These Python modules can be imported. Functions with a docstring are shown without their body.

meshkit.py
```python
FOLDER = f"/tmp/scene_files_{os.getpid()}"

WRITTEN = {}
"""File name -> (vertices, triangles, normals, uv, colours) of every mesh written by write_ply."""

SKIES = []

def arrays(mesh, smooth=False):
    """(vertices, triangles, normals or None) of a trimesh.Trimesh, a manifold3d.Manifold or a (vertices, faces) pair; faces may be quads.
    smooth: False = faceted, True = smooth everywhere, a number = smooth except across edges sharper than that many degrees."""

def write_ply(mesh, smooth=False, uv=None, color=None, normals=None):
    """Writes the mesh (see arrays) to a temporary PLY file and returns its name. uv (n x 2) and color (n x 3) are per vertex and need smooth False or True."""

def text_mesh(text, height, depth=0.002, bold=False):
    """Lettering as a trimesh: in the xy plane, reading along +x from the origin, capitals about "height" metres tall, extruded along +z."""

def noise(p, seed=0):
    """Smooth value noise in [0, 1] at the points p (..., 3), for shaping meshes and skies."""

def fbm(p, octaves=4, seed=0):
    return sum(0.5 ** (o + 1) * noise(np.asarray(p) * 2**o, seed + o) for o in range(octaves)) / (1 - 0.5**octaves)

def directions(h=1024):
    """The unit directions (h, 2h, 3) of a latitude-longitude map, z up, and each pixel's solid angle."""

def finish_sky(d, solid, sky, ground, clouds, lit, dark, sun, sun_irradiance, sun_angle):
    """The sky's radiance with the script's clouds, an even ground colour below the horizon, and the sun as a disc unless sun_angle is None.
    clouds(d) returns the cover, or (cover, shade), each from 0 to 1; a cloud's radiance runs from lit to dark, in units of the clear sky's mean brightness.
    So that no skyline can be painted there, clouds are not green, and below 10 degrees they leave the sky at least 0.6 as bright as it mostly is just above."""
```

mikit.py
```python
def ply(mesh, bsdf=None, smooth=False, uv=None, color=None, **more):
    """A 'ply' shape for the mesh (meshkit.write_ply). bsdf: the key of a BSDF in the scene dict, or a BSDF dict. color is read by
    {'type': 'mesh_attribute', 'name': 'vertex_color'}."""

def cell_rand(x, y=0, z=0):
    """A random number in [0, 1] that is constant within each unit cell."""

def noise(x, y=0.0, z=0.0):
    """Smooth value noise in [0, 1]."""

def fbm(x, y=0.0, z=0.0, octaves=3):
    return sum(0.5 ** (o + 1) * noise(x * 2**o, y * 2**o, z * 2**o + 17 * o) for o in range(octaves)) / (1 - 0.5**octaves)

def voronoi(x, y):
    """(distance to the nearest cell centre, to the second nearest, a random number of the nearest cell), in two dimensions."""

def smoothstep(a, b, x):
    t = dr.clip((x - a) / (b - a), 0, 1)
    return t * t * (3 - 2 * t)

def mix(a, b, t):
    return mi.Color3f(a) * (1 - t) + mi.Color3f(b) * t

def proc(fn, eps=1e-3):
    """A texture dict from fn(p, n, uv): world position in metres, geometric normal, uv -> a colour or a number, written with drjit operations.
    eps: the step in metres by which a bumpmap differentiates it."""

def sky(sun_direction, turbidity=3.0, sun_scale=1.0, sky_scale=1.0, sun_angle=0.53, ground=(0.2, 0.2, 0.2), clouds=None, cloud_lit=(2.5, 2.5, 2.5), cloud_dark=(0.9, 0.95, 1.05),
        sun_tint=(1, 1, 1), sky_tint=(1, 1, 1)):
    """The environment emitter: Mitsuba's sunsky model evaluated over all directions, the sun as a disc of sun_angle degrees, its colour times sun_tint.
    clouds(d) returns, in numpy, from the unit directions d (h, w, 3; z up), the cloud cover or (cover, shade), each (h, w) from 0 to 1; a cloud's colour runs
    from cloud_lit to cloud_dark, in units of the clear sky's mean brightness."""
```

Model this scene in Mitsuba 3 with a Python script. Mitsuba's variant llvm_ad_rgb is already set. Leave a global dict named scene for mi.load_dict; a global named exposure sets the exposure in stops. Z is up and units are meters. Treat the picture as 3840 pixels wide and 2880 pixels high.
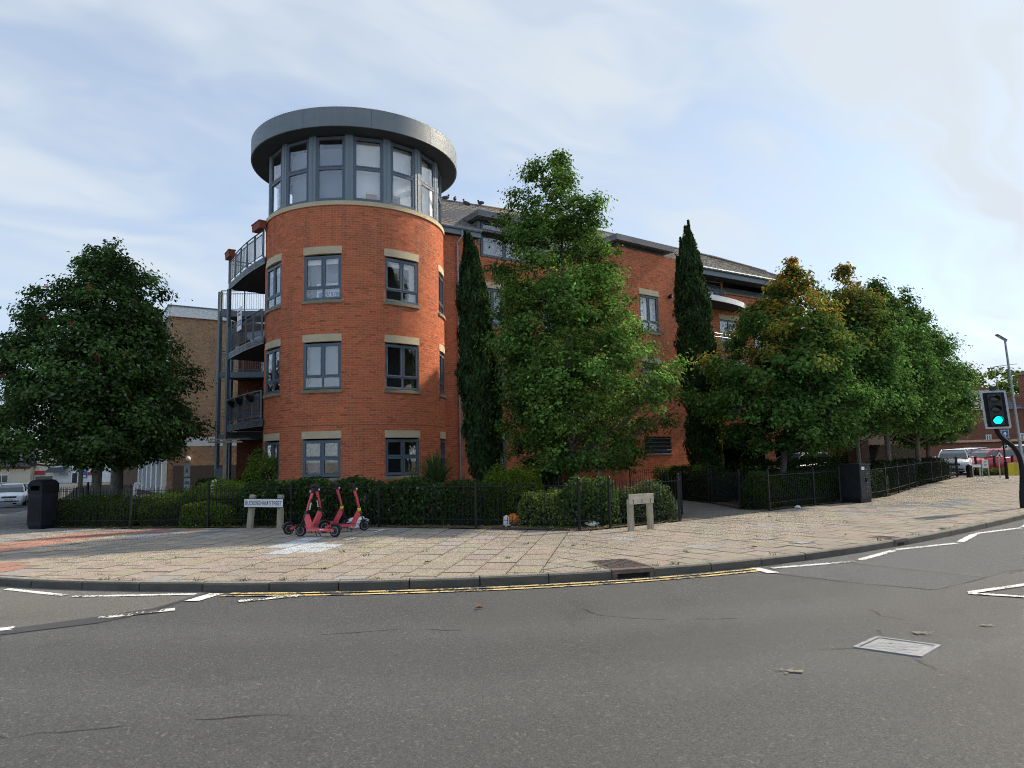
import math, numpy as np, trimesh, mitsuba as mi, mikit, meshkit, drjit as dr
from shapely.geometry import Polygon, LineString, Point, box as sbox
from shapely.ops import unary_union
import shapely

scene, labels = {}, {}
T = mi.ScalarTransform4f
A = np.asarray
# ---------------------------------------------------------------- camera, sky, exposure
H_EYE, PITCH, ROLL, FOCAL = 1.65, math.radians(6.03), math.radians(1.28), 2642.0
_F = A([0, math.cos(PITCH), math.sin(PITCH)])
_U0 = A([0, -math.sin(PITCH), math.cos(PITCH)])
_U = _U0 * math.cos(ROLL) + A([1.0, 0, 0]) * math.sin(ROLL)
scene['camera'] = {'type': 'perspective', 'fov': 2 * math.degrees(math.atan(1920 / FOCAL)), 'fov_axis': 'x',
                   'near_clip': 0.1, 'far_clip': 2000.0,
                   'to_world': T().look_at(origin=[0, 0, H_EYE], target=[0, float(_F[1]), H_EYE + float(_F[2])], up=_U.tolist())}
SUN_AZ, SUN_EL = math.radians(57), math.radians(37)
SUN = [math.sin(SUN_AZ) * math.cos(SUN_EL), math.cos(SUN_AZ) * math.cos(SUN_EL), math.sin(SUN_EL)]


def clouds(d):
    # thin high cloud in drifting streaks, denser towards the sun
    az = np.arctan2(d[..., 0], d[..., 1])
    z = np.clip(d[..., 2], 0.02, 1)
    q = np.stack([d[..., 0] / (z + 0.25), d[..., 1] / (z + 0.25), 0 * z], -1)
    ca, sa = math.cos(0.5), math.sin(0.5)
    s = np.stack([(q[..., 0] * ca + q[..., 1] * sa) * 1.1, (-q[..., 0] * sa + q[..., 1] * ca) * 1.9, 0 * z], -1)
    w = s + 0.9 * (meshkit.fbm(s * 1.7 + 3, 4, 5)[..., None] - 0.5)
    n = meshkit.fbm(w * 1.5 + 11, 5, 2)
    fine = meshkit.fbm(w * A([3.2, 6.0, 1]) + 40, 5, 9)
    near = 0.5 + 0.5 * np.cos(az - SUN_AZ + 0.2)
    c = np.clip((n - 0.33) / 0.5, 0, 1) * 0.46 + np.clip((fine - 0.38) / 0.36, 0, 1) * 0.24
    c = c * (0.55 + 0.6 * near) + 0.34 + 0.10 * near
    return np.clip(c, 0, 0.97), np.clip(0.70 - 0.55 * near + 0.9 * (0.5 - fine) + 1.3 * (0.5 - n), 0, 1)


scene['sky'] = mikit.sky(SUN, turbidity=3, sun_scale=0.66, sun_angle=1.5, sky_scale=0.95, clouds=clouds, cloud_lit=(1.34, 1.46, 1.58), cloud_dark=(1.0, 1.1, 1.25), sun_tint=(0.93, 1.0, 1.10))
exposure = 2.76


# ---------------------------------------------------------------- helpers
def num(base):
    if not any(k == base or k.startswith(base + '__') for k in _seen.get(base, ())):
        pass
    n = _count.get(base, 0)
    _count[base] = n + 1
    return base if n == 0 else f'{base}_{n:03d}'


_seen, _count = {}, {}


def thing(name, label, cat, group=None):
    k = num(name)
    labels[k] = {'label': label, 'category': cat}
    if group:
        labels[k]['group'] = group
    return k


def rot(a):
    c, s = math.cos(a), math.sin(a)
    return A([[c, -s, 0], [s, c, 0], [0, 0, 1.0]])


BF = A([[0, 2, 1], [0, 3, 2], [4, 5, 6], [4, 6, 7], [0, 1, 5], [0, 5, 4], [1, 2, 6], [1, 6, 5], [2, 3, 7], [2, 7, 6], [3, 0, 4], [3, 4, 7]])
BV = A([[-1, -1, -1], [1, -1, -1], [1, 1, -1], [-1, 1, -1], [-1, -1, 1], [1, -1, 1], [1, 1, 1], [-1, 1, 1.0]]) / 2


class MB:
    def __init__(s):
        s.v, s.f, s.c, s.n = [], [], [], 0

    def add(s, v, f, col=None):
        v = A(v, float)
        s.v.append(v); s.f.append(A(f, int) + s.n); s.n += len(v)
        s.c.append(np.broadcast_to(A(col if col is not None else (1, 1, 1), float), (len(v), 3)))
        return s

    def box(s, c, size, az=0.0, col=None, tilt=None):
        v = BV * A(size)
        if tilt is not None:
            v = v @ A(tilt).T
        return s.add(v @ rot(az).T + A(c), BF, col)

    def beam(s, a, b, w, h, col=None, up=(0, 0, 1)):
        a, b = A(a, float), A(b, float)
        d = b - a; L = np.linalg.norm(d); d = d / L
        up = A(up, float)
        if abs(d @ up) > 0.98:
            up = A([0, 1.0, 0])
        x = np.cross(d, up); x /= np.linalg.norm(x)
        y = np.cross(x, d)
        v = BV * A([w, L, h])
        return s.add(v[:, :1] * x + v[:, 1:2] * d + v[:, 2:] * y + (a + b) / 2, BF, col)

    def tube(s, pts, rad, sides=8, col=None, cap=True):
        p = A(pts, float); n = len(p)
        r = np.broadcast_to(A(rad, float), (n,))
        t = np.gradient(p, axis=0); t /= np.linalg.norm(t, axis=1, keepdims=True) + 1e-12
        ref = A([0, 0, 1.0]) if abs(t[0, 2]) < 0.9 else A([1.0, 0, 0])
        a = np.cross(t, ref); a /= np.linalg.norm(a, axis=1, keepdims=True) + 1e-9
        b = np.cross(t, a)
        th = np.arange(sides) * 2 * np.pi / sides
        v = (p[:, None] + r[:, None, None] * (np.cos(th)[None, :, None] * a[:, None] + np.sin(th)[None, :, None] * b[:, None])).reshape(-1, 3)
        f = []
        for i in range(n - 1):
            for j in range(sides):
                q = [i * sides + j, i * sides + (j + 1) % sides, (i + 1) * sides + (j + 1) % sides, (i + 1) * sides + j]
                f += [[q[0], q[2], q[1]], [q[0], q[3], q[2]]]
        if cap:
            v = np.vstack([v, p[:1], p[-1:]])
            for j in range(sides):
                f.append([n * sides, j, (j + 1) % sides]); f.append([n * sides + 1, (n - 1) * sides + (j + 1) % sides, (n - 1) * sides + j])
        return s.add(v, f, col)

    def prism(s, poly, z0, z1, col=None):
        poly = poly if isinstance(poly, Polygon) else Polygon(poly)
        for g in getattr(poly, 'geoms', [poly]):
            if g.area < 1e-8:
                continue
            m = trimesh.creation.extrude_polygon(g, z1 - z0, engine='earcut')
            v = A(m.vertices).copy(); v[:, 2] += z0
            s.add(v, m.faces, col)
        return s

    def sheet(s, poly, z, col=None):
        poly = poly if hasattr(poly, 'geom_type') else Polygon(poly)
        for g in getattr(poly, 'geoms', [poly]):
            if g.area < 1e-6:
                continue
            v, f = trimesh.creation.triangulate_polygon(g, engine='earcut')
            f = A(f); v = A(v)
            e = np.cross(v[f[:, 1]] - v[f[:, 0]], v[f[:, 2]] - v[f[:, 0]])
            f[e < 0] = f[e < 0][:, ::-1]
            s.add(np.c_[v, np.full(len(v), z)], f, col)
        return s

    def mesh(s, m, col=None, M=None, t=None):
        v = A(m.vertices)
        if M is not None:
            v = v @ A(M).T
        if t is not None:
            v = v + A(t)
        return s.add(v, m.faces, col)

    def lathe(s, prof, c=(0, 0, 0), sides=24, M=None, col=None):
        p = A(prof, float); th = np.arange(sides) * 2 * np.pi / sides
        v = np.stack([p[:, :1] * np.cos(th), p[:, :1] * np.sin(th), np.repeat(p[:, 1:], sides, 1)], -1).reshape(-1, 3)
        f = []
        for i in range(len(p) - 1):
            for j in range(sides):
                a, b = i * sides + j, i * sides + (j + 1) % sides
                f += [[a, b, b + sides], [a, b + sides, a + sides]]
        if M is not None:
            v = v @ A(M).T
        return s.add(v + A(c), f, col)

    def xf(s, M, t):
        s.v = [v @ A(M).T + A(t) for v in s.v]
        return s

    def arrays(s):
        return np.vstack(s.v), np.vstack(s.f), np.vstack(s.c)

    def build(s, key, bsdf, smooth=False, color=False, **more):
        v, f, c = s.arrays()
        if color:
            scene[key] = mikit.ply((v, f), bsdf, smooth=smooth if smooth in (True, False) else False, color=c, **more)
        else:
            scene[key] = mikit.ply((v, f), bsdf, smooth=smooth, **more)
        return key


def part(parent, name):
    return num(f'{parent}__{name}')


def copy_of(key, src, to_world):
    scene[key] = {**src, 'to_world': to_world}
    return key


def stuff(key):
    labels.setdefault(key, {})['kind'] = 'stuff'


def setting(key):
    labels[key] = {'kind': 'structure'}


# ---------------------------------------------------------------- materials
def flat(name, col, rough=0.6, metal=0.0, two=True, spec=0.5, **kw):
    b = {'type': 'principled', 'base_color': {'type': 'rgb', 'value': list(col)}, 'roughness': rough, 'metallic': metal, 'specular': spec, **kw}
    scene[name] = {'type': 'twosided', 'b': b} if two else b


def tex(name, fn, rough=0.85, spec=0.3, bump=None, bscale=0.004, eps=2e-3, **kw):
    b = {'type': 'principled', 'base_color': mikit.proc(fn), 'roughness': rough, 'specular': spec, **kw}
    if bump is not None:
        b = {'type': 'bumpmap', 'bsdf': b, 'tex': mikit.proc(bump, eps=eps), 'scale': bscale}
    scene[name] = {'type': 'twosided', 'b': b}


VC = {'type': 'mesh_attribute', 'name': 'vertex_color'}
N, FB, SS, MIX = mikit.noise, mikit.fbm, mikit.smoothstep, mikit.mix

scene['leaf'] = {'type': 'principledthin', 'base_color': VC, 'roughness': 0.42, 'diff_trans': 0.8, 'spec_trans': 0.0, 'eta': 1.45}
scene['leaf_dull'] = {'type': 'principledthin', 'base_color': VC, 'roughness': 0.75, 'diff_trans': 0.35, 'spec_trans': 0.0, 'eta': 1.3}
scene['painted'] = {'type': 'twosided', 'b': {'type': 'principled', 'base_color': VC, 'roughness': 0.6, 'specular': 0.4}}
scene['_vcmat'] = {'type': 'twosided', 'b': {'type': 'principled', 'base_color': VC, 'roughness': 0.88, 'specular': 0.25}}
flat('_soot', (0.10, 0.075, 0.06), 0.95)
flat('_bloom', (0.42, 0.33, 0.28), 0.95)
flat('_grime', (0.085, 0.08, 0.07), 0.95)
scene['brick'] = {'type': 'blendbsdf', 'weight': mikit.proc(lambda p, n, uv: dr.clip(0.20 * SS(0.52, 0.72, N(p.x * 5.5, p.y * 5.5, p.z * 0.45)) * SS(0.4, 0.6, N(p.x * 1.1, p.y * 1.1, p.z * 0.35)) + 0.22 * SS(0.50, 0.80, FB(p.x * 0.9 + p.y * 0.6, p.z * 0.7, p.y * 0.3)) + 0.22 * SS(0.55, 0.85, N(p.x * 24, p.y * 24, p.z * 30)), 0, 0.7)),
                  'a': {'type': 'ref', 'id': '_vcmat'}, 'b': {'type': 'ref', 'id': '_soot'}}
scene['slab'] = {'type': 'blendbsdf', 'weight': mikit.proc(lambda p, n, uv: dr.clip(0.30 * SS(0.48, 0.75, FB(p.x * 0.55, p.y * 0.55, 0.3, 4)) + 0.10 * SS(0.45, 0.9, N(p.x * 60, p.y * 60)) + 0.25 * SS(0.86, 0.92, N(p.x * 9 + 5, p.y * 9)) * SS(0.5, 0.7, N(p.x * 0.8, p.y * 0.8 + 4)), 0, 0.8)),
                 'a': {'type': 'ref', 'id': '_vcmat'}, 'b': {'type': 'ref', 'id': '_grime'}}
CRACKS = [[(-1.9, 7.02), (-1.71, 7.04), (-1.4, 7.10), (-1.0, 7.13), (-0.55, 7.05)], [(-3.6, 4.5), (-2.92, 4.62), (-2.3, 4.78), (-1.67, 4.86), (-1.2, 4.80)], [(3.65, 7.54), (3.65, 7.27), (3.76, 7.07), (3.96, 6.74), (4.09, 6.42)],
          [(3.33, 6.71), (3.26, 6.52)], [(3.16, 5.81), (3.12, 5.63), (3.16, 5.39), (3.3, 5.1)], [(0.7, 7.9), (0.85, 7.6), (1.3, 7.35), (2.2, 7.3)], [(2.84, 6.14), (2.5, 6.1)], [(3.54, 9.87), (4.26, 9.04), (4.93, 8.51)], [(4.93, 8.51), (5.98, 9.21), (6.81, 9.68)]]


def seg_dist(p, lines, wob=0.03):
    x = p.x + (N(p.x * 7, p.y * 7) - 0.5) * wob * 2
    y = p.y + (N(p.x * 7 + 31, p.y * 7) - 0.5) * wob * 2
    best = mi.Float(9.0)
    for ln in lines:
        for (ax, ay), (bx, by) in zip(ln, ln[1:]):
            ux, uy = bx - ax, by - ay
            t = dr.clip(((x - ax) * ux + (y - ay) * uy) / (ux * ux + uy * uy), 0, 1)
            best = dr.minimum(best, dr.hypot(x - ax - t * ux, y - ay - t * uy))
    return best


def asphalt(base, warm, coarse, cracks=None):
    def fn(p, n, uv):
        g = 0.75 * N(p.x * 150, p.y * 150) + 0.25 * N(p.x * 60 + 9, p.y * 60)
        big = FB(p.x * 0.35, p.y * 0.5, 1.7, 4)
        c = MIX([b * 0.52 for b in base], [b * 1.52 for b in base], g) * (0.86 + 0.28 * big)
        c = MIX(c, list(warm), 0.35 * SS(0.5, 0.7, FB(p.x * 0.8 + 7, p.y * 0.25, 0.4, 3)))
        sp = SS(0.80, 0.92, N(p.x * 62 + 3, p.y * 62 + 8)) * coarse
        c = MIX(c, (0.30, 0.29, 0.27), 0.28 * sp)
        c = c * (1 - 0.10 * SS(0.70, 0.86, N(p.x * 1.6 + 3, p.y * 1.6)) * SS(0.3, 0.7, N(p.x * 9, p.y * 9)))
        lane = seg_dist(p, [[(-14, 9.5), (-5, 7.3), (0, 7.0), (4, 7.9), (10, 12)], [(-14, 7.4), (-5, 5.5), (0, 5.2), (4.6, 6.2), (11, 10.3)]], 0.1) if cracks else None
        if cracks:
            c = c * (1 + 0.13 * (1 - SS(0.1, 0.65, lane)))
            c = MIX(c, (0.012, 0.012, 0.012), 0.85 * (1 - SS(0.005, 0.022, seg_dist(p, cracks))) * SS(0.25, 0.5, N(p.x * 3, p.y * 3 + 60)))
        return c
    return fn


grain = lambda p, n, uv: 0.6 * N(p.x * 110, p.y * 110) + 0.4 * N(p.x * 45, p.y * 45)
tex('asphalt', asphalt((0.066, 0.0675, 0.068), (0.078, 0.078, 0.076), 0.8, CRACKS), rough=0.82, bump=grain, bscale=0.003)
tex('asphalt_old', asphalt((0.105, 0.103, 0.095), (0.12, 0.116, 0.105), 0.8), rough=0.9, bump=grain, bscale=0.003)
tex('asphalt_chip', asphalt((0.092, 0.094, 0.097), (0.10, 0.10, 0.10), 1.2), rough=0.9, bump=grain, bscale=0.005)
tex('path_tar', lambda p, n, uv: MIX((0.085, 0.075, 0.062), (0.17, 0.15, 0.125), 0.6 * FB(p.x * 2, p.y * 2) + 0.4 * N(p.x * 80, p.y * 80)), rough=0.95)
flat('seal', (0.045, 0.046, 0.05), 0.7)
flat('_white_line', (0.62, 0.62, 0.58), 0.7)
flat('_yellow_line', (0.62, 0.47, 0.19), 0.7)
wear = lambda lo, hi: (lambda p, n, uv: SS(lo, hi, 0.62 * FB(p.x * 5, p.y * 5, 2.0, 3) + 0.38 * N(p.x * 55, p.y * 55)))
for nm, b, lo, hi in (('white_line', '_white_line', 0.56, 0.74), ('yellow_line', '_yellow_line', 0.46, 0.62), ('worn_line', '_white_line', 0.40, 0.54)):
    scene[nm] = {'type': 'blendbsdf', 'weight': mikit.proc(wear(lo, hi)), 'a': {'type': 'ref', 'id': b}, 'b': {'type': 'ref', 'id': 'asphalt'}}
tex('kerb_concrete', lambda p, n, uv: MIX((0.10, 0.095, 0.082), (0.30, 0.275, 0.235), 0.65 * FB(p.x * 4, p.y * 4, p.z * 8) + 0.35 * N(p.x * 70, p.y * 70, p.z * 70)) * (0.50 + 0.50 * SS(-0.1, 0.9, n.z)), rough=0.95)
flat('joint_sand', (0.038, 0.034, 0.026), 0.95)
tex('soil', lambda p, n, uv: MIX((0.035, 0.025, 0.018), (0.11, 0.08, 0.055), FB(p.x * 9, p.y * 9, 0, 4)), rough=1.0)
tex('ground_mix', lambda p, n, uv: MIX((0.09, 0.088, 0.082), (0.14, 0.135, 0.125), FB(p.x * 0.6, p.y * 0.6, 0, 4)), rough=0.95)
tex('stone', lambda p, n, uv: MIX((0.52, 0.42, 0.27), (0.70, 0.59, 0.41), 0.6 * FB(p.x * 2.2, p.y * 2.2, p.z * 3) + 0.4 * N(p.x * 45, p.y * 45, p.z * 45)), rough=0.9)
tex('sill_stone', lambda p, n, uv: MIX((0.17, 0.145, 0.10), (0.38, 0.33, 0.24), 0.7 * FB(p.x * 5, p.y * 5, p.z * 7) + 0.3 * N(p.x * 60, p.y * 60, p.z * 60)), rough=0.95)
flat('mortar', (0.58, 0.33, 0.205), 0.95)
flat('brown_plain', (0.10, 0.058, 0.035), 0.95)
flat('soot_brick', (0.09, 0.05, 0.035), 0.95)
flat('buff_mortar', (0.46, 0.36, 0.25), 0.95)
flat('frame_grey', (0.105, 0.135, 0.170), 0.45)
flat('panel_grey', (0.20, 0.25, 0.29), 0.5)
tex('fascia_metal', lambda p, n, uv: MIX((0.145, 0.175, 0.195), (0.215, 0.24, 0.255), 0.7 * FB(p.x * 0.8, p.y * 0.8, p.z * 2.5) + 0.3 * N(p.x * 9, p.y * 9, p.z * 1.5)), rough=0.5, spec=0.5)
flat('balcony_steel', (0.125, 0.155, 0.175), 0.5)
flat('soffit', (0.05, 0.06, 0.07), 0.7)
tex('lead', lambda p, n, uv: MIX((0.13, 0.14, 0.155), (0.24, 0.25, 0.265), FB(p.x * 2.5, p.y * 2.5, p.z * 4)), rough=0.6)
flat('louvre_grey', (0.07, 0.075, 0.085), 0.6)
flat('dark_timber', (0.022, 0.018, 0.015), 0.95, spec=0.1)
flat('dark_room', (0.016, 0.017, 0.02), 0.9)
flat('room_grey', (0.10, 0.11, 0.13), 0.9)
flat('blind_white', (0.86, 0.88, 0.89), 0.9)
flat('blind_grey', (0.26, 0.28, 0.33), 0.9)
flat('white_card', (0.78, 0.78, 0.76), 0.7)
flat('cardboard', (0.36, 0.27, 0.17), 0.9)
scene['glass'] = {'type': 'thindielectric', 'int_ior': 1.95}
flat('iron_black', (0.009, 0.0095, 0.011), 0.55, spec=0.25)
flat('iron_worn', (0.014, 0.0145, 0.016), 0.45, spec=0.3)
tex('roof_tile', lambda p, n, uv: MIX(MIX((0.10, 0.093, 0.085), (0.21, 0.20, 0.19), N(p.x * 5, p.y * 5, p.z * 12)), (0.24, 0.16, 0.055), (0.18 + 0.5 * SS(1.0, -1.5, p.x)) * SS(0.48, 0.68, FB(p.x * 0.9 + 4, p.y * 0.9, p.z, 4))), rough=0.95)
tex('bark', lambda p, n, uv: MIX((0.07, 0.06, 0.048), (0.24, 0.22, 0.19), 0.6 * FB(p.x * 12, p.y * 12, p.z * 3) + 0.4 * N(p.x * 40, p.y * 40, p.z * 9)), rough=0.95)
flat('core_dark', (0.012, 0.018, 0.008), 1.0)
tex('timber', lambda p, n, uv: MIX((0.22, 0.19, 0.13), (0.50, 0.45, 0.34), 0.5 * N(p.x * 60, p.y * 60, p.z * 5) + 0.5 * FB(p.x * 8, p.y * 8, p.z * 3)), rough=0.9)
tex('timber_pale', lambda p, n, uv: MIX((0.34, 0.29, 0.20), (0.68, 0.62, 0.50), 0.5 * N(p.x * 9, p.y * 9, p.z * 60) + 0.5 * FB(p.x * 9, p.y * 9, p.z * 14)), rough=0.9)
flat('sign_white', (0.74, 0.76, 0.77), 0.45)
flat('sign_black', (0.012, 0.012, 0.014), 0.5)
flat('sign_blue', (0.035, 0.10, 0.30), 0.45)
flat('sign_red', (0.42, 0.015, 0.025), 0.5)
flat('coral', (0.74, 0.085, 0.105), 0.35, clearcoat=0.6)
flat('rubber', (0.014, 0.014, 0.015), 0.75)
flat('black_plastic', (0.018, 0.018, 0.02), 0.42)
flat('sticker_yellow', (0.78, 0.70, 0.02), 0.5)
flat('alu', (0.45, 0.46, 0.47), 0.35, 0.8)
flat('galv', (0.36, 0.38, 0.40), 0.5, 0.3)
tex('cabinet_paint', lambda p, n, uv: MIX((0.010, 0.011, 0.014), (0.022, 0.024, 0.029), FB(p.x * 5, p.y * 5, p.z * 5)), rough=0.5, spec=0.25)
tex('cast_iron', lambda p, n, uv: MIX((0.07, 0.055, 0.048), (0.19, 0.15, 0.13), FB(p.x * 14, p.y * 14, p.z * 14)), rough=0.6)
tex('cover_metal', lambda p, n, uv: MIX((0.17, 0.175, 0.185), (0.31, 0.32, 0.335), 0.5 * FB(p.x * 6, p.y * 6) + 0.5 * N(p.x * 26, p.y * 26)), rough=0.55, spec=0.6)
flat('car_white', (0.66, 0.69, 0.72), 0.25, clearcoat=1.0)
flat('car_red', (0.50, 0.02, 0.03), 0.25, clearcoat=1.0)
flat('car_silver', (0.42, 0.44, 0.46), 0.28, clearcoat=1.0)
flat('car_dark', (0.03, 0.034, 0.04), 0.25, clearcoat=1.0)
flat('car_blue', (0.03, 0.06, 0.16), 0.25, clearcoat=1.0)
flat('car_glass', (0.045, 0.06, 0.065), 0.06, spec=0.9)
flat('lamp_glass', (0.6, 0.62, 0.64), 0.1, spec=0.9)
flat('cream_render', (0.66, 0.58, 0.44), 0.9)
flat('white_render', (0.70, 0.69, 0.66), 0.85)
flat('slate_dark', (0.035, 0.038, 0.055), 0.7)
flat('lens_dark', (0.02, 0.015, 0.014), 0.15, spec=0.6)
flat('signal_grey', (0.46, 0.48, 0.49), 0.5)
flat('yellow_unit', (0.62, 0.46, 0.02), 0.45)
flat('litter_orange', (0.75, 0.22, 0.02), 0.6)
flat('litter_white', (0.78, 0.78, 0.77), 0.6)
flat('terracotta', (0.26, 0.075, 0.05), 0.8)
flat('red_band', (0.30, 0.10, 0.06), 0.8)
flat('bird_dark', (0.06, 0.065, 0.075), 0.8)
flat('dead_leaf', (0.30, 0.14, 0.05), 0.9)

# ---------------------------------------------------------------- ground, road, kerb, pavement
from scipy.interpolate import splprep, splev
rng = np.random.default_rng(7)
MB().sheet(sbox(-900, -900, 900, 900), -1.6).build('ground', 'ground_mix'); setting('ground')
def road_z(x, y):
    # level at the junction; the street on the left falls away
    d = np.clip((x + 15) * -0.5 + (y - 21) * 0.866, 0, 42) * 0.0275
    return -d * np.clip((-x - 9) / 8, 0, 1)


gx, gy = np.arange(-170, 171, 2.5), np.arange(-60, 181, 2.5)
GX, GY = np.meshgrid(gx, gy, indexing='ij'); k_ = len(gy)
gi = (np.arange(len(gx) - 1)[:, None] * k_ + np.arange(k_ - 1)[None]).ravel()
MB().add(np.c_[GX.ravel(), GY.ravel(), road_z(GX, GY).ravel()], np.vstack([np.c_[gi, gi + k_, gi + k_ + 1], np.c_[gi, gi + k_ + 1, gi + 1]])).build('road', 'asphalt', smooth=True); setting('road')
KP = A([(-44, 75), (-30, 48), (-21.5, 33), (-18.2, 26), (-14.6, 18), (-10.6, 12.4), (-7.31, 10.21), (-4.75, 9.63), (-2.26, 9.33), (0.22, 9.50), (2.31, 10.0), (4.0, 10.73), (5.76, 11.72),
        (7.01, 12.65), (8.93, 14.2), (11.68, 16.43), (16, 20.1), (24, 27.2), (40, 41.5), (80, 78)])
tck, _ = splprep(KP.T, s=0.02, k=3)
KC = np.stack(splev(np.linspace(0, 1, 3000), tck), 1)
KS = np.r_[0, np.cumsum(np.linalg.norm(np.diff(KC, axis=0), axis=1))]


def kerb_at(s):
    p = A([np.interp(s, KS, KC[:, 0]), np.interp(s, KS, KC[:, 1])])
    q = A([np.interp(s + 0.05, KS, KC[:, 0]), np.interp(s + 0.05, KS, KC[:, 1])])
    t = (q - p) / np.linalg.norm(q - p)
    return p, t, A([-t[1], t[0]])


def kerb_s(x):
    i = np.argmin(np.abs(KC[:, 0] - x)); return KS[i]


KZ = 0.12
pave_poly = Polygon([*map(tuple, KC[::6]), (80, 125), (-44, 125)]).buffer(0)
MB().prism(pave_poly.buffer(-0.10), -1.4, KZ - 0.016).build('pavement', 'joint_sand'); setting('pavement')
# kerb stones, one by one, with the two kerb inlets left open
s0, s1 = kerb_s(-13.5), kerb_s(25)
inlet = [(kerb_s(1.27), kerb_s(1.27) + 0.62), (kerb_s(6.47), kerb_s(6.47) + 0.42)]
edges, s = [], s0
while s < s1:
    e = s + 0.915
    for a, b in inlet:
        if s < a - 0.05 < e + 0.3 and e > a - 0.3:
            e = a
        if a - 0.01 <= s < b:
            s, e = b, b + 0.915
    edges.append((s + 0.008, e - 0.008)); s = e
for a, b in edges:
    lo, up = [], []
    m = MB()
    ss = np.linspace(a, b, 3)
    prof = [(0, -0.02), (0.006, KZ - 0.022), (0.022, KZ - 0.002), (0.125, KZ + 0.001), (0.125, -0.02)]
    dz, dn = rng.normal(0, 0.0022), rng.normal(0, 0.003)
    V = []
    for q in ss:
        p, t, nrm = kerb_at(q)
        for o, z in prof:
            xy = p + nrm * (o + dn); V.append([*xy, z + dz])
    F = []
    k = len(prof)
    for i in range(2):
        for j in range(k - 1):
            q = [i * k + j, (i + 1) * k + j, (i + 1) * k + j + 1, i * k + j + 1]
            F += [[q[0], q[1], q[2]], [q[0], q[2], q[3]]]
    for o in (0, 2 * k):
        for j in range(1, k - 1):
            F.append([o, o + j, o + j + 1] if o == 0 else [o, o + j + 1, o + j])
    m.add(V, F).build(part('pavement', 'kerb_stone'), 'kerb_concrete')

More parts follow.
